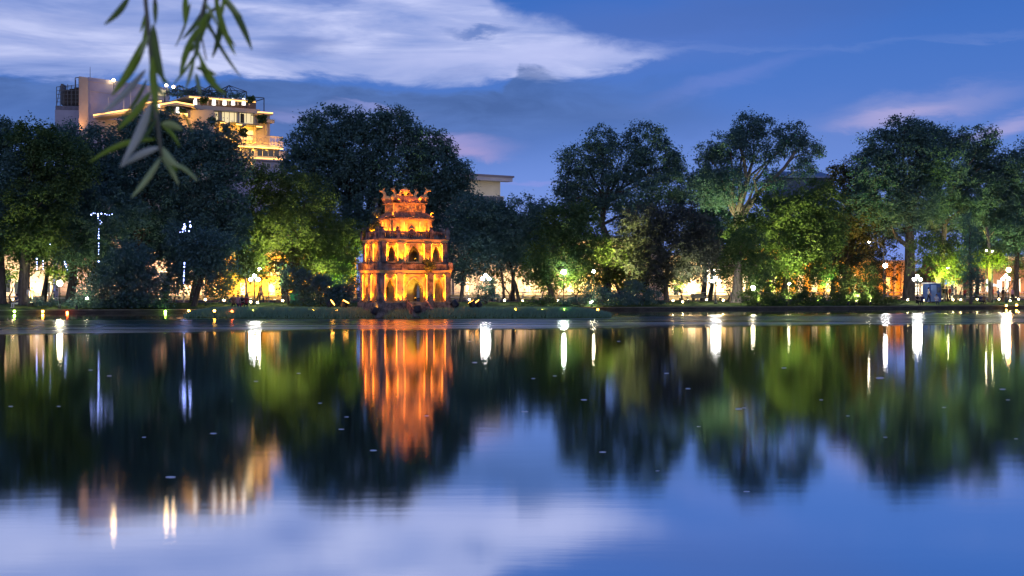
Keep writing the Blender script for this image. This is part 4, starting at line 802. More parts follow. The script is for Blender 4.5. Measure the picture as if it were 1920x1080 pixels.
# fairy lights hung in the trees
M['fairy'] = glow_mat('fairy_bulb', (.30,.40,1), 8)
def fairy(label, pts, t, r=.042):
    P = [PX(x, y, SY(x, t)-2.2) for x, y in pts]; o = thing('fairy_lights', label, 'fairy lights', P[0], 0, 'white fairy lights strung in the trees')
    mb = MB(); mb.tube(P, .012, 4); mb.build('wire', M['black'], o)
    b0 = None; i = 0; base = None
    for a, b in zip(P[:-1], P[1:]):
        n = max(1, int((b-a).length/.2))
        for k in range(n):
            q = a.lerp(b, (k+random.uniform(.2,.8))/n)
            if random.random() < .25: continue
            if base is None: mb = MB(); mb.ball(P[0], 1.0, 6); base = mb.build('bulb', M['fairy'], o); b1 = base
            else: b1 = base.copy(); COL.objects.link(b1)
            rr = r*random.choice((.6,.8,1,1.5)); b1.location = q-P[0]; b1.scale = (rr,)*3
fairy('bright fairy lights bent in a zigzag high in the dark spreading tree', [(184,398),(184,412),(192,415),(186,422),(185,436),(185,470),(185,505)], 7)
fairy('level string of fairy lights across the top of the zigzag string', [(169,404),(176,399),(186,403),(193,399),(203,404),(212,401)], 7)
fairy('fairy lights hanging straight right of the thick left trunk', [(69,478),(69,508)], 3)
fairy('short fairy lights hanging nearer the white lamp at far left', [(81,482),(81,505)], 3)
fairy('single hanging fairy lights above the white lamp at far left', [(94,455),(94,468)], 3)
fairy('slanting fairy lights above the white lamp at far left', [(120,488),(127,508),(132,512)], 2)
fairy('scattered cluster of fairy lights above the leaning tree', [(330,434),(342,436),(346,418),(348,436),(358,432),(356,414)], 2.5, .06)
fairy('fairy lights hanging left of the leaning tree trunk', [(346,490),(345,512),(344,534)], 2)
fairy('faint fairy lights hanging beside the leaning tree trunk', [(358,510),(357,528)], 2)
# ---------------------------------------------------------------- lit buildings across the road
def fac(px, t): return SP(px, t)
def building(name, label, px0, px1, t, ptop, m_, wins=(), roof=None, depth=10, lit=(), trim=True, cat='building'):
    A, B = SP(px0, t), SP(px1, t); e = (B-A); L = e.xy.length; ang = math.atan2(e.y, e.x); z0 = .70; zt = CH-(ptop-HY)*((A.y+B.y)/2)/F
    o = thing(name, label, cat, (A.x,A.y,z0), ang); X = Matrix.Translation((A.x,A.y,0)) @ Matrix.Rotation(ang, 4, 'Z')
    def U(px):                                 # position along the facade of a photo column
        k = (px-960)/F; c, s = math.cos(ang), math.sin(ang); return (k*A.y-A.x)/(c-k*s)
    def Zz(py, u): return CH-(py-HY)*(A.y+u*math.sin(ang))/F
    mb = MB(X); mb.box(0,0,z0,L,depth,zt); mb.build('wall', m_, o)
    if trim:
        mb = MB(X); mb.box(-.25,-.35,zt-.35,L+.25,-.003,zt-.02); mb.box(-.1,-.15,zt-.55,L+.1,-.003,zt-.353); mb.build('cornice', M['hotel_beige'], o)
        mb = MB(X); mb.box(-.05,-.10,z0,L+.05,-.003,z0+.7); mb.build('base_course', M['coping'], o)
    for (a, b, c, d, kind) in wins:
        ua, ub = U(a), U(c); za, zb = Zz(d, (ua+ub)/2), Zz(b, (ua+ub)/2)
        if kind == 'pilaster': mb = MB(X); mb.box(ua,-.28,z0+.7,ub,-.004,zt-.56); mb.build('pilaster', M['hotel_beige'], o); continue
        fr = MB(X); w_ = .12
        for q in ((ua-w_,-.09,za-w_,ua,-.004,zb+w_),(ub,-.09,za-w_,ub+w_,-.004,zb+w_),(ua,-.09,zb,ub,-.004,zb+w_),(ua,-.09,za-w_,ub,-.004,za)): fr.box(*q)
        n = max(1, int((ub-ua)/.8))
        for k in range(1, n): x = ua+(ub-ua)*k/n; fr.box(x-.03,-.06,za,x+.03,-.030,zb)
        f = fr.build('window', M['white_paint'] if kind != 'door' else M['bark'], o)
        mb = MB(X); mb.box(ua,-.028,za,ub,-.006,zb); mb.build('pane', M[kind if kind in M else 'glass'], f)
        if kind == 'arch': pass
    if roof == 'tile':
        mb = MB(X); mb.add([(-.6,-.8,zt-.02),(L+.6,-.8,zt-.02),(L+.6,depth+.8,zt-.02),(-.6,depth+.8,zt-.02),(depth*.35,depth/2,zt+2.6),(L-depth*.35,depth/2,zt+2.6)], [(0,1,5,4),(1,2,5),(2,3,4,5),(3,0,4),(3,2,1,0)])
        for k in range(int(L/.5)): x = k*.5; mb.bar((x,-.8,zt+.02),(min(max(x,depth*.35),L-depth*.35),depth/2,zt+2.62),.12,.1)
        mb.build('roof', M['redtile'], o)
    elif roof == 'blue': mb = MB(X); mb.box(-.8,-.9,zt,L+.8,depth,zt+.28); mb.build('roof', M['blueroof'], o)
    for (px, c, p_) in lit:
        u = U(px); uplight(X @ Vector((u,-3.4,1.02)), X @ Vector((u,-.2,(zt+2)/2)), c, p_*1.45, 'ground floodlight washing the %s' % label.split(',')[0][:70], 'facade floodlights across the road', 150, .2, 'lens_warm', .1)
    return o
M['redtile'] = mat('red_clay_tile', (.30,.09,.05), (.42,.15,.08), 3, .85, .2); M['blueroof'] = mat('blue_metal_roof', (.10,.18,.34), rough=.5)
M['cream'] = mat('cream_wall', (.58,.50,.38), (.66,.58,.45), .5, .85, .2); M['pinkw'] = mat('rose_wall', (.52,.40,.36), (.60,.48,.42), .5, .85, .2); M['ochre'] = mat('ochre_wall', (.62,.38,.10), (.70,.46,.15), .5, .85, .2); M['brownw'] = mat('brown_wall', (.24,.15,.10), (.32,.21,.15), .5, .85, .2)
M['win_warm'] = glow_mat('lit_window_warm', (1,.72,.32), 1.3); M['win_white'] = glow_mat('lit_window_white', (.95,.97,.85), 1.3); M['win_gold'] = glow_mat('lit_window_gold', (1,.55,.12), 1.6); M['poster'] = glow_mat('lit_notice_panel', (1,.93,.88), 1.0)  # poster panel glows by itself to look lit
WARM = (1,.66,.30); GOLD = (1,.52,.09); PEACH = (1,.66,.38)
building('pavilion', 'cream pavilion with a framed white notice, behind the trunks at far left', -60, 100, 30, 462, M['cream'], [(-8,520,2,556,'glass'),(10,512,20,548,'glass'),(27,528,37,552,'glass'),(59,532,73,546,'poster'),(86,530,94,552,'glass')], lit=((-10,PEACH,900),(45,PEACH,1000),(80,PEACH,900)))
building('town_house', 'rose coloured house behind the big dark bush at left', 110, 385, 44, 425, M['pinkw'], [(a,b,a+14,b+24,'glass') for a in range(130,375,34) for b in (460,510)], lit=((150,PEACH,900),(215,PEACH,1500),(270,PEACH,900),(330,PEACH,1600),(365,PEACH,1100)))
building('ochre_house', 'ochre yellow house glowing behind the layered tree left of the tower', 392, 668, 42, 470, M['ochre'], [(a,532,a+9,556,'win_gold') for a in (400,452,505,560,610,640)]+[(a,490,a+10,515,'glass') for a in (410,460,515,570,620)]+[(500,512,524,515,'win_gold')], lit=((400,GOLD,1400),(440,GOLD,2000),(490,GOLD,2200),(540,GOLD,1800),(590,GOLD,1500),(640,GOLD,1300)))
building('columned_hall', 'pale beige hall with tall pilasters, right of the tower', 845, 1040, 44, 452, M['hotel_beige'], [(a,480,a+5,560,'pilaster') for a in range(850,1040,15)]+[(874,520,884,552,'win_gold'),(919,520,926,550,'glass'),(985,520,992,550,'glass')], lit=((880,PEACH,900),(930,PEACH,1400),(985,WARM,1500),(1020,WARM,1100)))
building('blue_roofed_house', 'yellowish house with a blue metal roof edge, behind the glowing tree', 1046, 1240, 44, 450, M['cream'], [(a,525,a+9,552,'win_gold') for a in (1065,1085,1110,1140,1170,1200)], roof='blue', lit=((1060,WARM,1300),(1110,GOLD,1500),(1165,WARM,1300),(1215,WARM,1300)))
building('lit_shop', 'brightly lit cream shop behind the lakeside lawn', 1246, 1378, 32, 478, M['cream'], [(1318,513,1336,556,'win_warm'),(1340,513,1360,556,'win_gold'),(1262,535,1272,560,'glass'),(1290,520,1303,556,'win_warm'),(1318,505,1350,510,'win_white')], lit=((1265,WARM,1500),(1300,WARM,1500),(1350,WARM,1100)))
building('tree_hidden_house', 'amber house mostly hidden by the wide mid green tree', 1384, 1640, 44, 460, M['ochre'], [(a,515,a+9,550,'win_warm') for a in range(1392,1640,26)], lit=((1400,WARM,900),(1450,GOLD,900),(1510,GOLD,900),(1560,GOLD,1100),(1610,GOLD,1400)))
building('orange_house', 'bright orange house with slim white columns left of the heavy trunk', 1648, 1716, 38, 488, M['ochre'], [(1661,520,1668,548,'win_gold'),(1674,505,1678,562,'pilaster'),(1688,505,1693,562,'pilaster'),(1700,515,1708,552,'win_gold')], lit=((1655,(1,.34,.03),350),(1680,(1,.34,.03),450),(1706,(1,.34,.03),350)))
building('tiled_shop', 'low shop with a red tiled roof behind the blue kiosk', 1738, 1806, 30, 530, M['hotel_beige'], [(1716,533,1722,552,'win_white'),(1727,534,1752,556,'win_warm'),(1782,534,1788,556,'glass')], roof='tile', depth=4, lit=((1735,WARM,500),(1765,WARM,500),(1795,WARM,500)), trim=False)
building('brown_house', 'brown house with tall bright white windows near the right edge', 1812, 1990, 40, 480, M['brownw'], [(1848,524,1860,546,'win_white'),(1870,526,1877,546,'win_white'),(1884,526,1890,546,'win_white'),(1900,524,1912,546,'win_warm'),(1826,530,1838,548,'win_warm')], lit=((1830,WARM,500),(1870,WARM,600),(1910,(1,.5,.2),900)))
# awning
A, B = SP(1767, 27), SP(1793, 27); aw = thing('blue_awning', 'bright blue shop awning right of the small glowing tree', 'awning', A)
mb = MB(); z = CH-(530-HY)*A.y/F; mb.hexa([A.xy.to_3d()+Vector((0,0,z-.25)), B.xy.to_3d()+Vector((0,0,z-.25)), B.xy.to_3d()+Vector((0,2.4,z+.1)), A.xy.to_3d()+Vector((0,2.4,z+.1)), A.xy.to_3d()+Vector((0,0,z+.1)), B.xy.to_3d()+Vector((0,0,z+.1)), B.xy.to_3d()+Vector((0,2.4,z+.45)), A.xy.to_3d()+Vector((0,2.4,z+.45))]); mb.build('canopy', mat('glowing_blue_canvas', (.06,.14,.75), emit=(.05,.12,.8), es=.6), aw)  # canvas glows blue by itself, standing in for light on it
for q in (A, B): mb = MB(); mb.tube([(q.x,q.y+.1,.76),(q.x,q.y+.1,z-.2)], .05, 6); mb.build('pole', M['steel'], aw)
# distant buildings above the trees
def far_box(name, label, Y, px0, px1, ptop, pbot, ang, depth, m_):
    A = PX(px0, ptop, Y); o = thing(name, label, 'building', (A.x,A.y,.7), ang); X = Matrix.Translation((A.x,A.y,0)) @ Matrix.Rotation(ang, 4, 'Z')
    k = (px1-960)/F; L = (k*A.y-A.x)/(math.cos(ang)-k*math.sin(ang)); mb = MB(X); mb.box(0,0,.7,L,depth,A.z); mb.build('wall', m_, o); return o, X, L, A.z
o, X, L, z = far_box('eaved_building', 'pale building with wide flat eaves right of the giant domed tree', 225, 868, 938, 330, 370, R(36), 16, mat('pale_cream_render', (.62,.57,.46), (.70,.65,.54), .4, .85, .2))
spot('eave_beam', X @ Vector((L*.6,-7,z-6)), X @ Vector((L*.6,0,z-2)), (1,.85,.55), 420, 120, .8, .2, o)
mb = MB(X); mb.box(-1.5,-1.8,z,L+1.5,17,z+.30); mb.build('roof', mat('dull_violet_roof', (.22,.20,.26), rough=.8), o)
mb = MB(X); mb.box(-1.3,-1.6,z-.62,L+1.3,-.01,z-.004); mb.build('eave', M['hotel'], o)
for i in range(5):
    fm = MB(X); x = L*(.12+.19*i); fm.box(x,-.10,z-5.2,x+1.5,-.03,z-2.9); f = fm.build('window', M['white_paint'], o); mb = MB(X); mb.box(x+.1,-.13,z-5.1,x+1.4,-.102,z-3.0); mb.build('pane', M['glass'], f)
o, X, L, z = far_box('blue_tower_block', 'small blue grey block seen between the dark trees right of centre', 300, 1080, 1100, 380, 420, R(12), 8, mat('blue_grey_render', (.20,.26,.40), rough=.8))
mb = MB(X); mb.box(-.6,-.5,z,L+.6,8.5,z+.5); mb.build('parapet', M['hotel'], o)
for i in range(3):
    fm = MB(X); fm.box(.3+.75*i,-.1,z-3.4,.85+.75*i,-.02,z-1.2); f = fm.build('window', M['white_paint'], o); mb = MB(X); mb.box(.36+.75*i,-.13,z-3.3,.79+.75*i,-.102,z-1.3); mb.build('pane', M['glass'], f)
o, X, L, z = far_box('white_house', 'narrow white house beside the small blue grey block', 290, 1068, 1079, 378, 420, R(12), 6, M['hotel'])
for i in range(3):
    fm = MB(X); fm.box(.35,-.1,z-1.6-1.4*i,.95,-.02,z-.6-1.4*i); f = fm.build('window', M['white_paint'], o); mb = MB(X); mb.box(.41,-.13,z-1.54-1.4*i,.89,-.102,z-.66-1.4*i); mb.build('pane', M['glass'], f)
o, X, L, z = far_box('metal_roofed_house', 'house with a blue grey metal roof and white vents between trees at right', 240, 1470, 1562, 331, 360, R(8), 10, mat('slate_wall', (.10,.14,.20), rough=.8))
mb = MB(X); mb.add([(-.6,-.8,z),(L+.4,-.8,z),(L-.3,5,z+1.3),(.3,5,z+1.3),(L+.4,10.8,z),(-.6,10.8,z),(-.6,-.8,z-.25),(L+.4,-.8,z-.25)], [(0,1,2,3),(3,2,4,5),(1,4,2),(0,3,5),(6,7,1,0)]); 
for k in range(int(L/.6)): mb.bar((k*.6,-.8,z+.03),(min(max(k*.6,.3),L-.3),5,z+1.33),.06,.06)
mb.build('roof', mat('sheet_metal_roof', (.16,.22,.32), rough=.45, spec=.5), o)
for u in (.36,.78): mb = MB(X); mb.lathe((L*u,4.6,z+1.1), [(.22,0),(.22,.4),(.36,.45),(.40,.7),(.2,.95),(.03,1.0)], 10); mb.build('roof_vent', M['white_paint'], o)
# ---------------------------------------------------------------- the hotel on the left
hotel = thing('hotel', 'large terraced hotel with amber strip lights and rooftop pergola, rising above the trees at left', 'hotel', ((330-960)/F*240, 240, .7))
class Face:
    def __init__(s, px0, Y0, phi):
        s.P = Vector(((px0-960)/F*Y0, Y0, 0)); s.ang = R(phi); s.X = Matrix.Translation(s.P) @ Matrix.Rotation(s.ang, 4, 'Z')
    def u(s, px, v=0):
        k = (px-960)/F; c, q = math.cos(s.ang), math.sin(s.ang); return (k*(s.P.y+v*c)-s.P.x+v*q)/(c-k*q)
    def z(s, py, px, v=0): u = s.u(px, v); return CH-(py-HY)*(s.P.y+u*math.sin(s.ang)+v*math.cos(s.ang))/F
HL, HB = M['hotel'], M['hotel_beige']
M['led'] = glow_mat('amber_strip_light', (1,.47,.055), 2.6); M['led_soft'] = glow_mat('lit_lampshade', (1,.93,.85), 2.2); M['room'] = mat('lit_room', (.6,.5,.35), emit=(1,.80,.42), es=.75)
def hbox(f, a, b, c, d, v0, v1, m_, name, parent=hotel, zb=None):
    """photo rectangle (a,b)-(c,d) on face f, from depth v0 back to v1"""
    mb = MB(f.X); mb.box(f.u(a,v0), v0, f.z(d,a,v0) if zb is None else zb, f.u(c,v0), v1, f.z(b,a,v0)); return mb.build(name, m_, parent)
A_ = Face(355, 235, 33)
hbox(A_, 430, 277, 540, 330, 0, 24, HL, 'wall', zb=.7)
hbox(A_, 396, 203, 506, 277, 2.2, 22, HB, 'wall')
sl = hbox(A_, 434, 268, 532, 273, -1.3, 3, HL, 'balcony_slab')
hbox(A_, 444, 273.2, 531, 275, -1.38, -1.302, M['led'], 'strip_light')
br = MB(A_.X); br.box(A_.u(436,-1.2), -1.25, A_.z(253,436,-1.2), A_.u(531,-1.2), -1.05, A_.z(250.5,436,-1.2)); rail = br.build('balcony_rail', HB, hotel)
u0, u1 = A_.u(437,-1.2), A_.u(530.5,-1.2); zb, zt = A_.z(268,436,-1.2), A_.z(253,436,-1.2)
base = None
for k in range(34):
    u = u0+(u1-u0)*k/33
    if base is None:
        mb = MB(A_.X); mb.lathe((u,-1.15,zb), [(.08,0),(.06,.1),(.11,(zt-zb)*.35),(.05,(zt-zb)*.7),(.08,zt-zb)], 7); base = mb.build('baluster', HB, rail); u_0 = u
    else: b2 = base.copy(); COL.objects.link(b2); b2.parent = rail; b2.location = Vector((math.cos(A_.ang)*(u-u_0), math.sin(A_.ang)*(u-u_0), 0))
hbox(A_, 446, 268.6, 530, 269.6, -1.02, -.95, M['led'], 'strip_light')
# glazed storey
for a, c in ((401,409),(416,444),(449,475)):
    w_ = hbox(A_, a, 209, c, 231, 2.10, 2.19, M['white_paint'], 'window'); hbox(A_, a+.8, 210, c-.8, 230, 2.05, 2.098, M['room'], 'pane', w_)
    n = 3 if c-a > 10 else 1
    for k in range(n): x = a+(c-a)*(k+.5)/n; hbox(A_, x-.4, 210.3, x+.4, 229.7, 1.99, 2.048, M['steel'], 'mullion', w_)
hbox(A_, 451, 213, 458, 230, 1.95, 2.045, M['bark'], 'door')
for a in (411,445.5,477): hbox(A_, a, 206, a+3.5, 268, 1.5, 2.195, HB, 'pillar')
for a, c in ((420,444),(450,476)):
    w_ = hbox(A_, a, 243, c, 262, 2.10, 2.19, M['white_paint'], 'window'); hbox(A_, a+1, 244, c-1, 261, 2.05, 2.098, M['room'], 'pane', w_)
# barrel awnings with strip lights
for a, c, y in ((398,424,229),(424,454,232),(455,492,236)):
    mb = MB(A_.X); uA, uB = A_.u(a,0), A_.u(c,0); zz = A_.z(y+3,a,0)
    for k in range(6):
        t0, t1 = k/6*math.pi, (k+1)/6*math.pi; xa, xb = [(uA+uB)/2-(uB-uA)/2*math.cos(t) for t in (t0,t1)]; za, zc = [zz+.55*math.sin(t) for t in (t0,t1)]
        mb.hexa([(xa,-.2,za),(xb,-.2,zc),(xb,2.1,zc),(xa,2.1,za),(xa,-.2,za+.1),(xb,-.2,zc+.1),(xb,2.1,zc+.1),(xa,2.1,za+.1)])
    mb.build('awning', M['steel'], hotel)
    hbox(A_, c-11, y, c, y+2.2, -.35, -.22, M['led'], 'strip_light')
hbox(A_, 500, 229, 505, 258, .6, 1.2, HB, 'column'); hbox(A_, 496, 223, 515, 229, -.1, 8, HB, 'ledge')
hbox(A_, 484, 209, 512, 211, -.8, -.5, M['led'], 'strip_light'); hbox(A_, 484, 211.2, 512, 213.5, -.9, 3, HB, 'ledge')
# parapet storey and lampshade terrace
hbox(A_, 376, 197, 488, 205, 1.0, 20, HB, 'parapet'); hbox(A_, 352, 195, 376, 203, 1.0, 20, HB, 'parapet')
hbox(A_, 372, 184, 480, 197, 5, 18, M['brownw'], 'wall'); hbox(A_, 354, 178.5, 480, 180.5, 1.0, 18, HB, 'roof'); hbox(A_, 355, 180.7, 480, 182.6, .9, 1.05, M['led'], 'strip_light')
for x in (366,401,421,437,457):
    mb = MB(A_.X); u, z0_, z1_ = A_.u(x,2.5), A_.z(197,x,2.5), A_.z(184.5,x,2.5); mb.lathe((u,2.5,z0_), [(.34,0),(.30,(z1_-z0_)*.5),(.22,z1_-z0_)], 10); mb.build('lampshade', M['led_soft'], hotel)
for x in (374,390,411,429,447,468): hbox(A_, x-1, 182.8, x+1, 197, 1.6, 1.85, HB, 'pillar')
# pergola
pg = MB(A_.X); v0, v1 = 2, 8
for x0, x1 in ((332,364),(367,396),(392,424),(422,462)):
    a, b = A_.u(x0,v0), A_.u(x1,v0); z0_ = A_.z(170,(x0+x1)/2,v0); h = 1.25; c = Vector(((a+b)/2,(v0+v1)/2,z0_+h)); cs = [Vector((a,v0,z0_)),Vector((b,v0,z0_)),Vector((b,v1,z0_)),Vector((a,v1,z0_))]
    for i in range(4):
        pg.bar(cs[i], cs[(i+1)%4], .11); pg.bar(cs[i], c, .10); pg.bar((cs[i]+cs[(i+1)%4])/2, c, .07); pg.bar(cs[i]-Vector((0,0,1.4)), cs[i], .12)
a = A_.u(462,1.5); z0_ = A_.z(181,462,1.5); e_ = A_.u(495,1.5); pg.bar((a,1.5,z0_),(e_,1.5,z0_),.12); pg.bar((e_,1.5,z0_),(e_,1.5,A_.z(209,495,1.5)),.12); pg.bar((a,1.5,z0_+.0),(a,1.5,z0_-2.2),.12); pg.bar((e_,1.5,z0_-.15),(e_,7,z0_-.15),.12)
pgo = pg.build('pergola', M['black'], hotel)
n = 420; C = np.array([A_.X @ Vector((random.uniform(A_.u(325,2),A_.u(465,2)), random.uniform(1.4,7), 0)) for _ in range(n)]); C[:,2] = [A_.z(random.uniform(168,180),400,2) for _ in range(n)]
quads('vine', leaf_cloud(C, .5, 6, .34), M['leaf_dark'], pgo)
# lower storeys
for a, b, c, d in ((446,276.5,455,292),(466,277,477,293),(482,278,524,293),(492,305,508,316),(514,307,528,316)):
    w_ = hbox(A_, a, b, c, d, -.10, -.01, M['white_paint'], 'window'); hbox(A_, a+.8, b+.8, c-.8, d-.8, -.15, -.102, M['glass'], 'pane', w_)
    for k in range(1, max(2, int((c-a)/9))): x = a+(c-a)*k/max(2, int((c-a)/9)); hbox(A_, x-.35, b+1, x+.35, d-1, -.2, -.152, M['white_paint'], 'mullion', w_)
hbox(A_, 471, 297, 531, 299.5, -.7, -.01, HL, 'ledge'); hbox(A_, 472, 294.6, 530, 296.6, -.75, -.3, M['led'], 'strip_light')
mb = MB(A_.X); mb.tube([(A_.u(450,-.3)+2.3*math.sin(t), -.3, A_.z(318,450,-.3)+2.3*math.cos(t)) for t in [i*.16 for i in range(11)]], .13, 6); mb.build('strip_light', M['led'], hotel)
# great blank wall and left wing
B_ = Face(148, 232, 52)
def slant(f, px0, px1, py, v, m_, name):      # a wing whose flank runs straight back from the street
    a, b = f.X @ Vector((f.u(px0,v), v, 0)), f.X @ Vector((f.u(px1,v), v, 0)); d = Vector((-.26,.96,0))*11; z = f.z(py, px0, v); mb = MB()
    mb.hexa([Vector((p.x,p.y,zz)) for zz in (.7, z) for p in (a, b, b+d, a+d)]); return mb.build(name, m_, hotel)
slant(B_, 165, 318, 144.5, 0, HL, 'wall'); slant(B_, 148, 165, 143, -.5, HB, 'fin_wall')
for y in (152,170): hbox(B_, 166, y, 316, y+.7, -.06, -.004, M['hotel_beige'], 'groove')
hbox(B_, 302, 168, 311, 178, -.9, -.01, M['room'], 'lit_cabin')
C_ = Face(103, 236, 4)
hbox(C_, 103, 206, 152, 330, 0, 9, HL, 'wall', zb=.7); hbox(C_, 104, 198, 152, 206, .2, 8.6, M['steel'], 'louvre_band')
for k in range(20): x = 105+k*2.3; hbox(C_, x, 199, x+.8, 205.5, .08, .198, M['hotel'], 'louvre')
fm = MB(C_.X)                                                        # roof scaffold and chillers
def cp(x, y, v=.5): return (C_.u(x,v), v, C_.z(y,x,v))
for x, y in ((106,163),(113,160),(120,162),(127,158),(134,160),(142,150),(148,146)):
    fm.bar(cp(x,198),cp(x,y),.10); fm.bar(cp(x,198,5),cp(x,y,5),.10)
for y in (163,170,177,184,191):
    fm.bar(cp(106,y),cp(147,y-4 if y < 165 else y),.08); fm.bar(cp(106,y,5),cp(147,y,5),.08)
fm.bar(cp(106,198),cp(113,163),.08); fm.bar(cp(141,165),cp(141,146),.12); fm.bar(cp(141,146),cp(149,145),.12)

for x in (106,120,134,147): fm.bar(cp(x,198,.5), cp(x,198,5), .09)
fm.build('roof_scaffold', M['steel'], hotel)
for a, b, c, d in ((114,157,118,176),(114,176,121,196),(121,168,129,196),(130,166,138,196),(139,164,147,196)): hbox(C_, a, b, c, d, 1.5, 4, M['black'] if a > 120 else M['steel'], 'chiller')
mb = MB(); q = PX(169, 148, 236); mb.tube([q-Vector((0,0,1)), q+Vector((0,0,2.0))], [.07,.03], 6); mb.build('antenna', M['steel'], hotel)
M['beacon'] = glow_mat('rooftop_lamp_glow', (1,.66,.28), 35)
for px, py, Y in ((213,150,236.5),(312,160,240),(325,163,240)):
    mb = MB(); q = PX(px, py, Y); mb.ball(q, .24, 8); mb.build('roof_lamp', M['beacon'], hotel, True); mb = MB(); mb.tube([q-Vector((0,0,1.6)), q-Vector((0,0,.2))], .05, 6); mb.build('lamp_bracket', M['steel'], hotel)
# stepped terraces in front of the blank wall, edged by strip lights
hbox(Face(176,236,0), 176, 225, 300, 330, 0, 4, HB, 'wall', zb=.7); hbox(Face(268,233,8), 268, 204, 400, 330, 0, 6, HB, 'wall', zb=.7)
for (xa, ya, xb, yb) in ((175,216,245,205),(264,202,272,193),(272,193,303,189.5),(300,196,330,191),(330,191,364,197),(338,213,352,214)):
    p, q = PX(xa, ya, 232.2), PX(xb, yb, 232.2); mb = MB(); mb.bar(p, q, .16, .2); mb.build('strip_light', M['led'], hotel)
    mb = MB(); dz = Vector((0,0,.28)); mb.bar(p-dz+Vector((0,1.9,0)), q-dz+Vector((0,1.9,0)), 4.0, .28); mb.build('terrace_slab', HB, hotel)
for x, y in ((203,208),(232,196),(245,178)):
    mb = MB(); p = PX(x, 212, 232.4); mb.tube([p, (p.x,p.y,CH-(y-26-HY)*232/F)], .06, 6); mb.build('mast', M['white_paint'], hotel)
for x, y in ((291,190),(297,192),(333,203)): mb = MB(); mb.lathe(PX(x, y+9, 232.6), [(.34,0),(.22,.95)], 10); mb.build('lampshade', M['led_soft'], hotel)
for x, y, nn in ((340,208,30),(318,204,26),(398,226,40),(470,187,30),(383,186,30),(492,222,50),(425,245,40),(455,248,40)):
    C = np.array(PX(x, y, 233.0))+RNG.uniform(-.5,.5,(nn,3)); quads('terrace_plant', leaf_cloud(C, .3, 12, .40), M['leaf_mid'], hotel)
# floodlight at the fin (warm) and added spots that strengthen the terrace strip lights
hl = [(A_.X @ Vector((A_.u(x,-2.2),-2.6,A_.z(276,x,-2.2))), A_.X @ Vector((A_.u(x,-1.2),-.5,A_.z(262,x,-1.2))), (1,.45,.04), 230, 165) for x in (445,470,495,520)]
hl += [(PX(154,262,230.6), PX(156.5,150,231.6), (1,.42,.13), 1600, 70), (A_.X @ Vector((A_.u(432,0),-.3,A_.z(240,432,0))), A_.X @ Vector((A_.u(432,0),3,A_.z(215,432,0))), (1,.45,.04), 480, 160),
      (A_.X @ Vector((A_.u(465,0),-.3,A_.z(243,465,0))), A_.X @ Vector((A_.u(465,0),3,A_.z(218,465,0))), (1,.45,.04), 480, 160), (A_.X @ Vector((A_.u(440,0),.5,A_.z(265,440,0))), A_.X @ Vector((A_.u(440,0),3,A_.z(240,440,0))), (1,.48,.03), 560, 160), (A_.X @ Vector((A_.u(480,0),.5,A_.z(268,480,0))), A_.X @ Vector((A_.u(480,0),3,A_.z(243,480,0))), (1,.48,.03), 560, 160),
      (PX(225,224,231), PX(235,180,238), (1,.48,.12), 320, 160), (PX(290,210,231.5), PX(290,180,238), (1,.46,.06), 330, 160), (PX(350,222,231.5), PX(350,190,236), (1,.46,.06), 400, 160)]
for i, (p, q, c, e, an) in enumerate(hl): spot('hotel_beam', p, q, c, e, an, .7, .15, hotel)
# ---------------------------------------------------------------- small things on the far bank
P = SP(1747, 5); k = thing('blue_kiosk', 'blue box shaped kiosk with white framed door at the lakeside, right', 'kiosk', P, R(14)); X = Matrix.Translation(P) @ Matrix.Rotation(R(14), 4, 'Z')
M['kblue'] = mat('kiosk_blue', (.03,.07,.22), (.045,.10,.28), 2, .5, .4)
mb = MB(X); mb.box(-.75,-.7,.05,.75,.7,2.1); mb.build('body', M['kblue'], k); mb = MB(X); mb.box(-.85,-.8,2.1,.85,.8,2.22); mb.build('roof', M['white_paint'], k); mb = MB(X); mb.box(-.5,-.75,.12,.15,-.703,1.95); mb.build('door', mat('kiosk_door', (.20,.30,.50), rough=.5), k); mb = MB(X); mb.box(.28,-.74,1.1,.62,-.703,1.7); mb.build('window', M['glass'], k)
P = SP(553, 8); k = thing('waste_bin', 'green plastic waste bin on the grass left of the tower', 'bin', P); X = Matrix.Translation(P)
M['gplas'] = mat('green_plastic', (.04,.36,.16), rough=.5); mb = MB(X); mb.box(-.36,-.36,.12,.36,.36,1.0,-.06); mb.build('body', M['gplas'], k); mb = MB(X); mb.box(-.46,-.46,1.0,.46,.46,1.1,.06); mb.build('lid', M['gplas'], k)
for s in (-1,1): mb = MB(X @ Matrix.Translation((s*.3,.3,.11)) @ Matrix.Rotation(R(90),4,'Y')); mb.lathe((0,0,-.04), [(.11,0),(.11,.08)], 10); mb.build('wheel', M['black'], k)
def bench(px, t, label, rz=R(20)):
    P = SP(px, t); o = thing('park_bench', label, 'bench', P, rz, 'stone benches by the lake'); X = Matrix.Translation(P) @ Matrix.Rotation(rz, 4, 'Z')
    mb = MB(X); mb.box(-.8,-.22,.40,.8,.22,.48); mb.build('seat', M['coping'], o)
    mb = MB(X); mb.hexa([(-.8,.20,.50),(.8,.20,.50),(.8,.26,.50),(-.8,.26,.50),(-.8,.30,.86),(.8,.30,.86),(.8,.36,.86),(-.8,.36,.86)]); mb.build('backrest', M['coping'], o)
    for s in (-.6,.6): mb = MB(X); mb.box(s-.07,-.18,-.05,s+.07,.30,.398); mb.build('leg', M['coping'], o)
bench(66, 4, 'pale stone bench on the grass at far left'); bench(575, 7, 'stone bench behind the grass left of the tower'); bench(925, 9, 'stone bench right of the tower'); bench(1310, 9, 'stone bench on the lakeside lawn'); bench(1800, 5, 'stone bench left of the columnar tree')
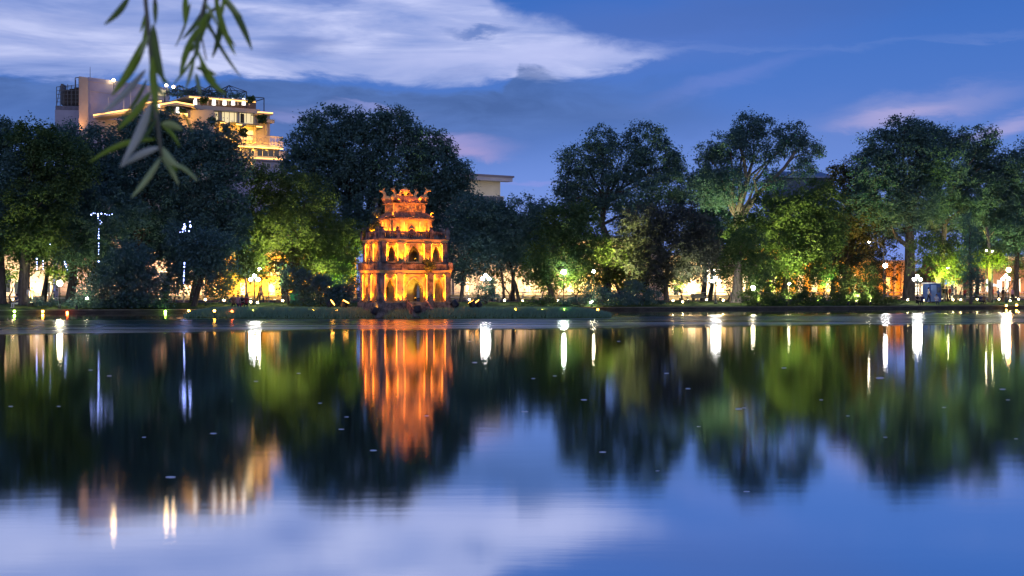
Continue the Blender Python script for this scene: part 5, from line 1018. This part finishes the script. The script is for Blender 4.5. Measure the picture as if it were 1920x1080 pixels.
P = SP(1857, 6); o = thing('parasol', 'white round parasol over the crowd near the right edge', 'parasol', P); mb = MB(); mb.tube([P, P+Vector((0,0,2.1))], .03, 6); mb.build('pole', M['steel'], o)
mb = MB(); mb.lathe(P+Vector((0,0,1.75)), [(.85,0),(.86,.03),(.6,.25),(.25,.38),(.02,.43)], 12); mb.build('canopy', M['white_paint'], o)
# white rails added in place of car light trails along the road
A, B = SP(-40, 22), SP(1960, 22); rl = thing('light_trail_railing', 'long low white rails standing in for car light trails along the road', 'railing', A)
mb = MB()
for z in (.45,.95): mb.bar(A+Vector((0,0,z)), B+Vector((0,0,z)), .10, .09)
mb.build('rail', M['white_paint'], rl); b0 = None
for i in range(60):
    p = A.lerp(B, i/59)
    if b0 is None: mb = MB(); mb.box(p.x-.06,p.y-.06,p.z-.05,p.x+.06,p.y+.06,p.z+1.05); b0 = mb.build('post', M['white_paint'], rl)
    else: q = b0.copy(); COL.objects.link(q); q.parent = rl; q.location = p-A
# kerb of the park path and low hedge
# people
G4 = 'people on the far bank'
for a in ((54,4.5,'stand',2.6,'white','grey','person in white top standing by the trunk at far left'), (60,3.5,'stand',.4,'brown','black','person in brown top standing on the grass at far left'), (31,2.5,'sit',-.5,'navy','white','person sitting at the quay edge nearest the left edge'),
          (925,9,'stand',.3,'black','navy','person in dark clothes standing right of the tower by the three globed lamp'), (919,9.5,'stand',2.9,'brown','black','person in brown standing close beside the one in dark clothes'), (490,9,'walk',1.2,'grey','navy','person in grey walking behind the lamp left of the tower'),
          (438,1.2,'sit',.2,'brown','black','leftmost of four people sitting on the quay behind the island'), (446,1.2,'sit',.5,'pink','navy','second of four people sitting on the quay, pink top'), (454,1.2,'sit',-.3,'black','red','third of four people sitting on the quay, red trousers'), (462,1.3,'sit',.1,'red','black','rightmost of four people sitting on the quay, red top'),
          (1720,1.2,'sit',.3,'black','black','person in black sitting on the quay below the heavy trunk'), (1729,1.1,'sit',-.4,'navy','black','person in navy sitting on the quay right of the one in black'), (1741,4.0,'walk',1.4,'grey','black','person walking just left of the blue kiosk'), (1756,1.3,'sit',0,'white','navy','person in white sitting at the quay below the blue kiosk'),
          (1769,6,'stand',.5,'black','grey','person in black standing under the blue awning'), (1774,7,'stand',2.5,'navy','black','person in navy standing under the blue awning'), (1781,6.5,'walk',-1.2,'red','black','person in red walking right of the blue awning'), (1792,6,'stand',1.0,'grey','navy','person in grey standing left of the columnar tree'),
          (1809,5,'stand',.2,'red','navy','person in red standing right behind the columnar tree'), (1838,1.3,'sit',.2,'navy','black','person in navy sitting on the quay right of the columnar tree'), (1845,1.4,'sit',-.2,'brown','black','person in brown sitting on the quay right of the columnar tree'), (1861,5,'stand',.6,'red','black','person in red standing beneath the white parasol'), (1872,4,'walk',1.5,'blue','black','person in blue walking left of the last three globed lamp'), (1881,4.5,'stand',2.0,'black','brown','person standing right at the last three globed lamp'), (1898,4,'stand',.3,'pink','black','person in pink standing nearest the right edge')):
    person(a[0], a[1], a[2], a[3], a[4], a[5], a[6], -.05 if a[2] == 'sit' else 0, G4)
# leaves and scraps drifting on the lake
M['drift'] = mat('pale_drift_leaf', (.66,.68,.70), (.78,.78,.76), 8, .6, .4)
mb = MB(); n = 8; top = [(math.cos(2*math.pi*k/n), .5*math.sin(2*math.pi*k/n), .16+.10*math.sin(2*math.pi*k/n)) for k in range(n)]
mb.add(top+[(x*.98,y*.98,z-.06) for x,y,z in top]+[(0,0,.24)], [(k,(k+1)%n,16) for k in range(n)]+[((k+1)%n,k,k+8,(k+1)%n+8) for k in range(n)]+[tuple(range(15,7,-1))])
df0 = tag(mb.build('drifting_leaf', M['drift']), 'pale flat leaf drifting on the open lake', 'leaf', 'pale leaves drifting on the lake'); first = True
DL = [(1130,848,14),(1233,883,9),(400,813,13),(205,705,9),(170,694,9),(890,680,10),(984,772,13),(1095,750,12),(640,805,11),(650,782,9),(700,845,14),(800,780,9),(320,895,20),(1290,729,10),(1310,800,8),(1385,767,14),(1395,765,8),(1400,922,13),(1650,709,16),(1770,764,8),(1880,730,12),(1905,823,8),(1870,946,4),(1790,922,5),(1470,690,10),(1540,750,8),(1660,820,9),(110,762,8),(20,762,9),(270,820,9),(480,715,9),(600,756,8),(1000,710,8),(1160,640,7),(1250,700,9),(1590,780,8),(1890,750,9),(560,700,8),(880,640,6),(1040,705,8)]
for (px, py, wpx) in DL:
    Yv = F*CH/(py-HY); o = df0 if first else df0.copy()
    if not first: COL.objects.link(o)
    first = False; s = wpx/F*Yv/2; o.location = ((px-960)/F*Yv, Yv, -.002); o.scale = (s, s*random.uniform(.7,1.6), s*.9); o.rotation_euler = (0,0,random.uniform(-.25,.25))
# stick in the shallows
P = PX(1324, 592, F*CH/(594-HY)); mb = MB(); mb.tube([(P.x,P.y,-.4),(P.x+.05,P.y,.15),(P.x-.03,P.y,.30),(P.x+.10,P.y,.36)], [.05,.045,.04,.015], 6); tag(mb.build('driftwood_stick', M['bark']), 'short dark stick poking out of the water before the lakeside lawn', 'stick')
# ---------------------------------------------------------------- willow whose twigs hang into the frame
WY = 2.1
wt = thing('willow_tree', 'willow whose blurred slender leaves hang into the top left corner close to the camera', 'tree', (-2.6,-.6,.4))
mb = MB(); mb.tube([(-2.6,-.6,.2),(-2.55,-.5,1.5),(-2.4,-.2,2.6),(-1.9,.6,3.2),(-1.2,1.5,3.3),(-.6,2.1,3.15),(-.42,2.2,2.95)], [.22,.18,.15,.10,.06,.03,.012], 9); mb.build('trunk', M['bark'], wt, True)
def willow(name, c, c2):
    m = mat(name, c, c2, 14, .5, .3); tr = m.node_tree; o = next(n for n in tr.nodes if n.type == 'OUTPUT_MATERIAL'); p = next(n for n in tr.nodes if n.type == 'BSDF_PRINCIPLED')
    t_ = tr.nodes.new('ShaderNodeBsdfTranslucent'); t_.inputs[0].default_value = (*c2, 1); x = tr.nodes.new('ShaderNodeMixShader'); x.inputs[0].default_value = .4
    tr.links.new(p.outputs[0], x.inputs[1]); tr.links.new(t_.outputs[0], x.inputs[2]); tr.links.new(x.outputs[0], o.inputs[0]); return m
M['wleaf'] = willow('willow_leaf', (.32,.48,.05), (.44,.58,.09)); M['wleaf_d'] = willow('willow_leaf_dark', (.17,.28,.07), (.26,.36,.10)); M['wleaf_p'] = willow('willow_leaf_underside', (.62,.64,.55), (.72,.74,.64)); M['wleaf_g'] = willow('willow_leaf_pale_green', (.56,.66,.26), (.66,.74,.38)); M['twig'] = mat('willow_twig', (.20,.19,.13), rough=.8)
def wp(zx, zy, dY=0): return PX(160+zx/2.841, zy/2.841, WY+dY)
st1 = MB(); st1.tube([(-.62,2.12,3.15),(-.53,2.1,2.9)]+[wp(*q) for q in ((322,-330),(318,-150),(320,0),(335,150),(350,300),(365,500),(380,620),(395,740),(405,835))], [.006,.005,.004,.0036,.0034,.0034,.0034,.0036,.0036,.0032,.0022], 7); b1 = st1.build('twig', M['twig'], wt, True)
st2 = MB(); st2.tube([(-.44,2.2,2.95),wp(680,-700,.1),wp(665,-300,.1),wp(640,0,.1),wp(612,110,.1),wp(592,250,.1),wp(575,330,.1)], [.006,.005,.004,.0032,.003,.0025,.0018], 7); b2 = st2.build('twig', M['twig'], wt, True)
st3 = MB(); st3.tube([(-.42,2.2,2.9),wp(760,-500,.15),wp(720,-100,.15),wp(700,40,.15),(wp(640,90,.15)),wp(620,200,.12),wp(645,320,.1)], [.005,.004,.003,.0025,.002,.0015,.001], 6); b3 = st3.build('twig', M['twig'], wt, True)
st4 = MB(); st4.tube([(-.55,2.14,3.1),wp(380,-300,-.05),wp(372,-60,-.05),wp(370,20,-.05)], [.005,.004,.003,.002], 6); b4 = st4.build('twig', M['twig'], wt, True)
def leaf(par, b, tip, wz, m_, dY=0, bend=0.0, dT=0):
    A, B = wp(*b, dY), wp(*tip, dY+dT); d = B-A; L = d.length; d.normalize(); side = d.cross(Vector((0,1,0))).normalized(); nrm = side.cross(d); hw = wz/2.841*WY/F/2*.78; mb = MB(); n = 14; vs, fs = [], []
    tw = random.uniform(-.5,.5); s2 = side*math.cos(tw)+nrm*math.sin(tw); hw /= max(.6, math.cos(tw))
    for i in range(n+1):
        u = i/n; w_ = hw*(math.sin(math.pi*min(1, u**.8))**.75 if 0 < u < 1 else 0)+.0004
        c = A+d*L*u+side*bend*L*math.sin(u*math.pi)+nrm*.04*L*math.sin(u*math.pi)
        for k, q in ((-1,.0),(0,-.18),(1,.0)): vs.append(c+s2*k*w_+nrm*q*w_)
        for k in (1,0,-1): vs.append(c+s2*k*w_+nrm*(.0006-.18*w_*(k == 0)))
    for i in range(n):
        for k in range(6): a = i*6+k; b_2 = i*6+(k+1)%6; fs.append((a, b_2, b_2+6, a+6))
    mb.add(vs, fs); mb.build('leaf', M[m_], par, True)
LV = [(b1,(235,-20),(100,132),40,'wleaf_d',-.1,.04),(b4,(370,-20),(372,132),28,'wleaf_d',-.05,0),(b1,(325,195),(140,510),58,'wleaf',0,.03),(b4,(360,125),(425,455),52,'wleaf_d',-.05,-.05),(b1,(322,370),(70,620),44,'wleaf_p',.05,.02),(b1,(358,300),(388,605),46,'wleaf',-.05,-.04),
 (b1,(347,490),(168,692),52,'wleaf',.0,.03),(b1,(345,550),(190,880),60,'wleaf_p',-.05,.03),(b1,(378,740),(20,865),36,'wleaf',.02,-.09),(b1,(392,785),(182,890),48,'wleaf_p',-.04,-.05),(b1,(402,838),(243,1055),44,'wleaf_g',0,.02),(b1,(405,658),(518,690),50,'wleaf_g',-.03,.06),(b1,(400,660),(502,782),24,'wleaf',.04,.08),
 (b1,(405,785),(502,890),54,'wleaf_g',0,-.10),(b1,(404,832),(497,985),30,'wleaf_g',.03,.03),(b1,(420,860),(600,968),28,'wleaf_g',.05,.10),(b1,(410,820),(490,915),36,'wleaf',.05,.02),
 (b2,(532,-30),(532,145),42,'wleaf',.05,0),(b2,(605,140),(503,415),50,'wleaf',.1,-.06),(b2,(650,20),(515,210),38,'wleaf_d',.12,.04),(b2,(690,-30),(800,295),46,'wleaf',.1,-.05),(b3,(745,-20),(888,268),46,'wleaf_d',.15,.03),(b3,(645,95),(828,410),24,'wleaf_d',.12,-.04),(b3,(722,50),(675,310),42,'wleaf_d',.15,.05),
 (b2,(612,318),(752,505),48,'wleaf',.08,-.10),(b2,(588,358),(700,402),34,'wleaf_d',.08,.04),(b2,(588,390),(612,505),26,'wleaf_g',.1,0),(b2,(560,15),(480,250),14,'wleaf_d',.15,.03),(b3,(735,150),(800,250),14,'wleaf_d',.2,.0),(b2,(640,0),(600,160),30,'wleaf_d',.12,.03),(b1,(500,580),(572,712),18,'wleaf_d',.3,.05),(b1,(330,420),(190,640),26,'wleaf_d',.2,.03)]
for stm, pts_, cnt in ((b1,((322,0),(335,150),(350,300),(365,500),(380,640)),9), (b2,((640,0),(612,110),(592,250),(575,330)),8), (b3,((700,20),(640,90),(620,200)),6), (b3,((720,-40),(760,0)),3)):
    for k in range(cnt):                                             # finer leaves along each twig
        u = (k+random.random())/cnt*(len(pts_)-1); i = min(int(u), len(pts_)-2); f_ = u-i; bx = pts_[i][0]+(pts_[i+1][0]-pts_[i][0])*f_; by = pts_[i][1]+(pts_[i+1][1]-pts_[i][1])*f_
        sg = random.choice((-1,1)); L_ = random.uniform(110,210); an = random.uniform(.15,.75)
        LV.append((stm,(bx,by),(bx+sg*L_*math.sin(an),by+L_*math.cos(an)),random.uniform(18,32),random.choice(('wleaf','wleaf','wleaf_d','wleaf_g')),random.uniform(-.05,.2),sg*random.uniform(-.08,.02)))
for q in LV: leaf(q[0], q[1], q[2], q[3], q[4], q[5], q[6])
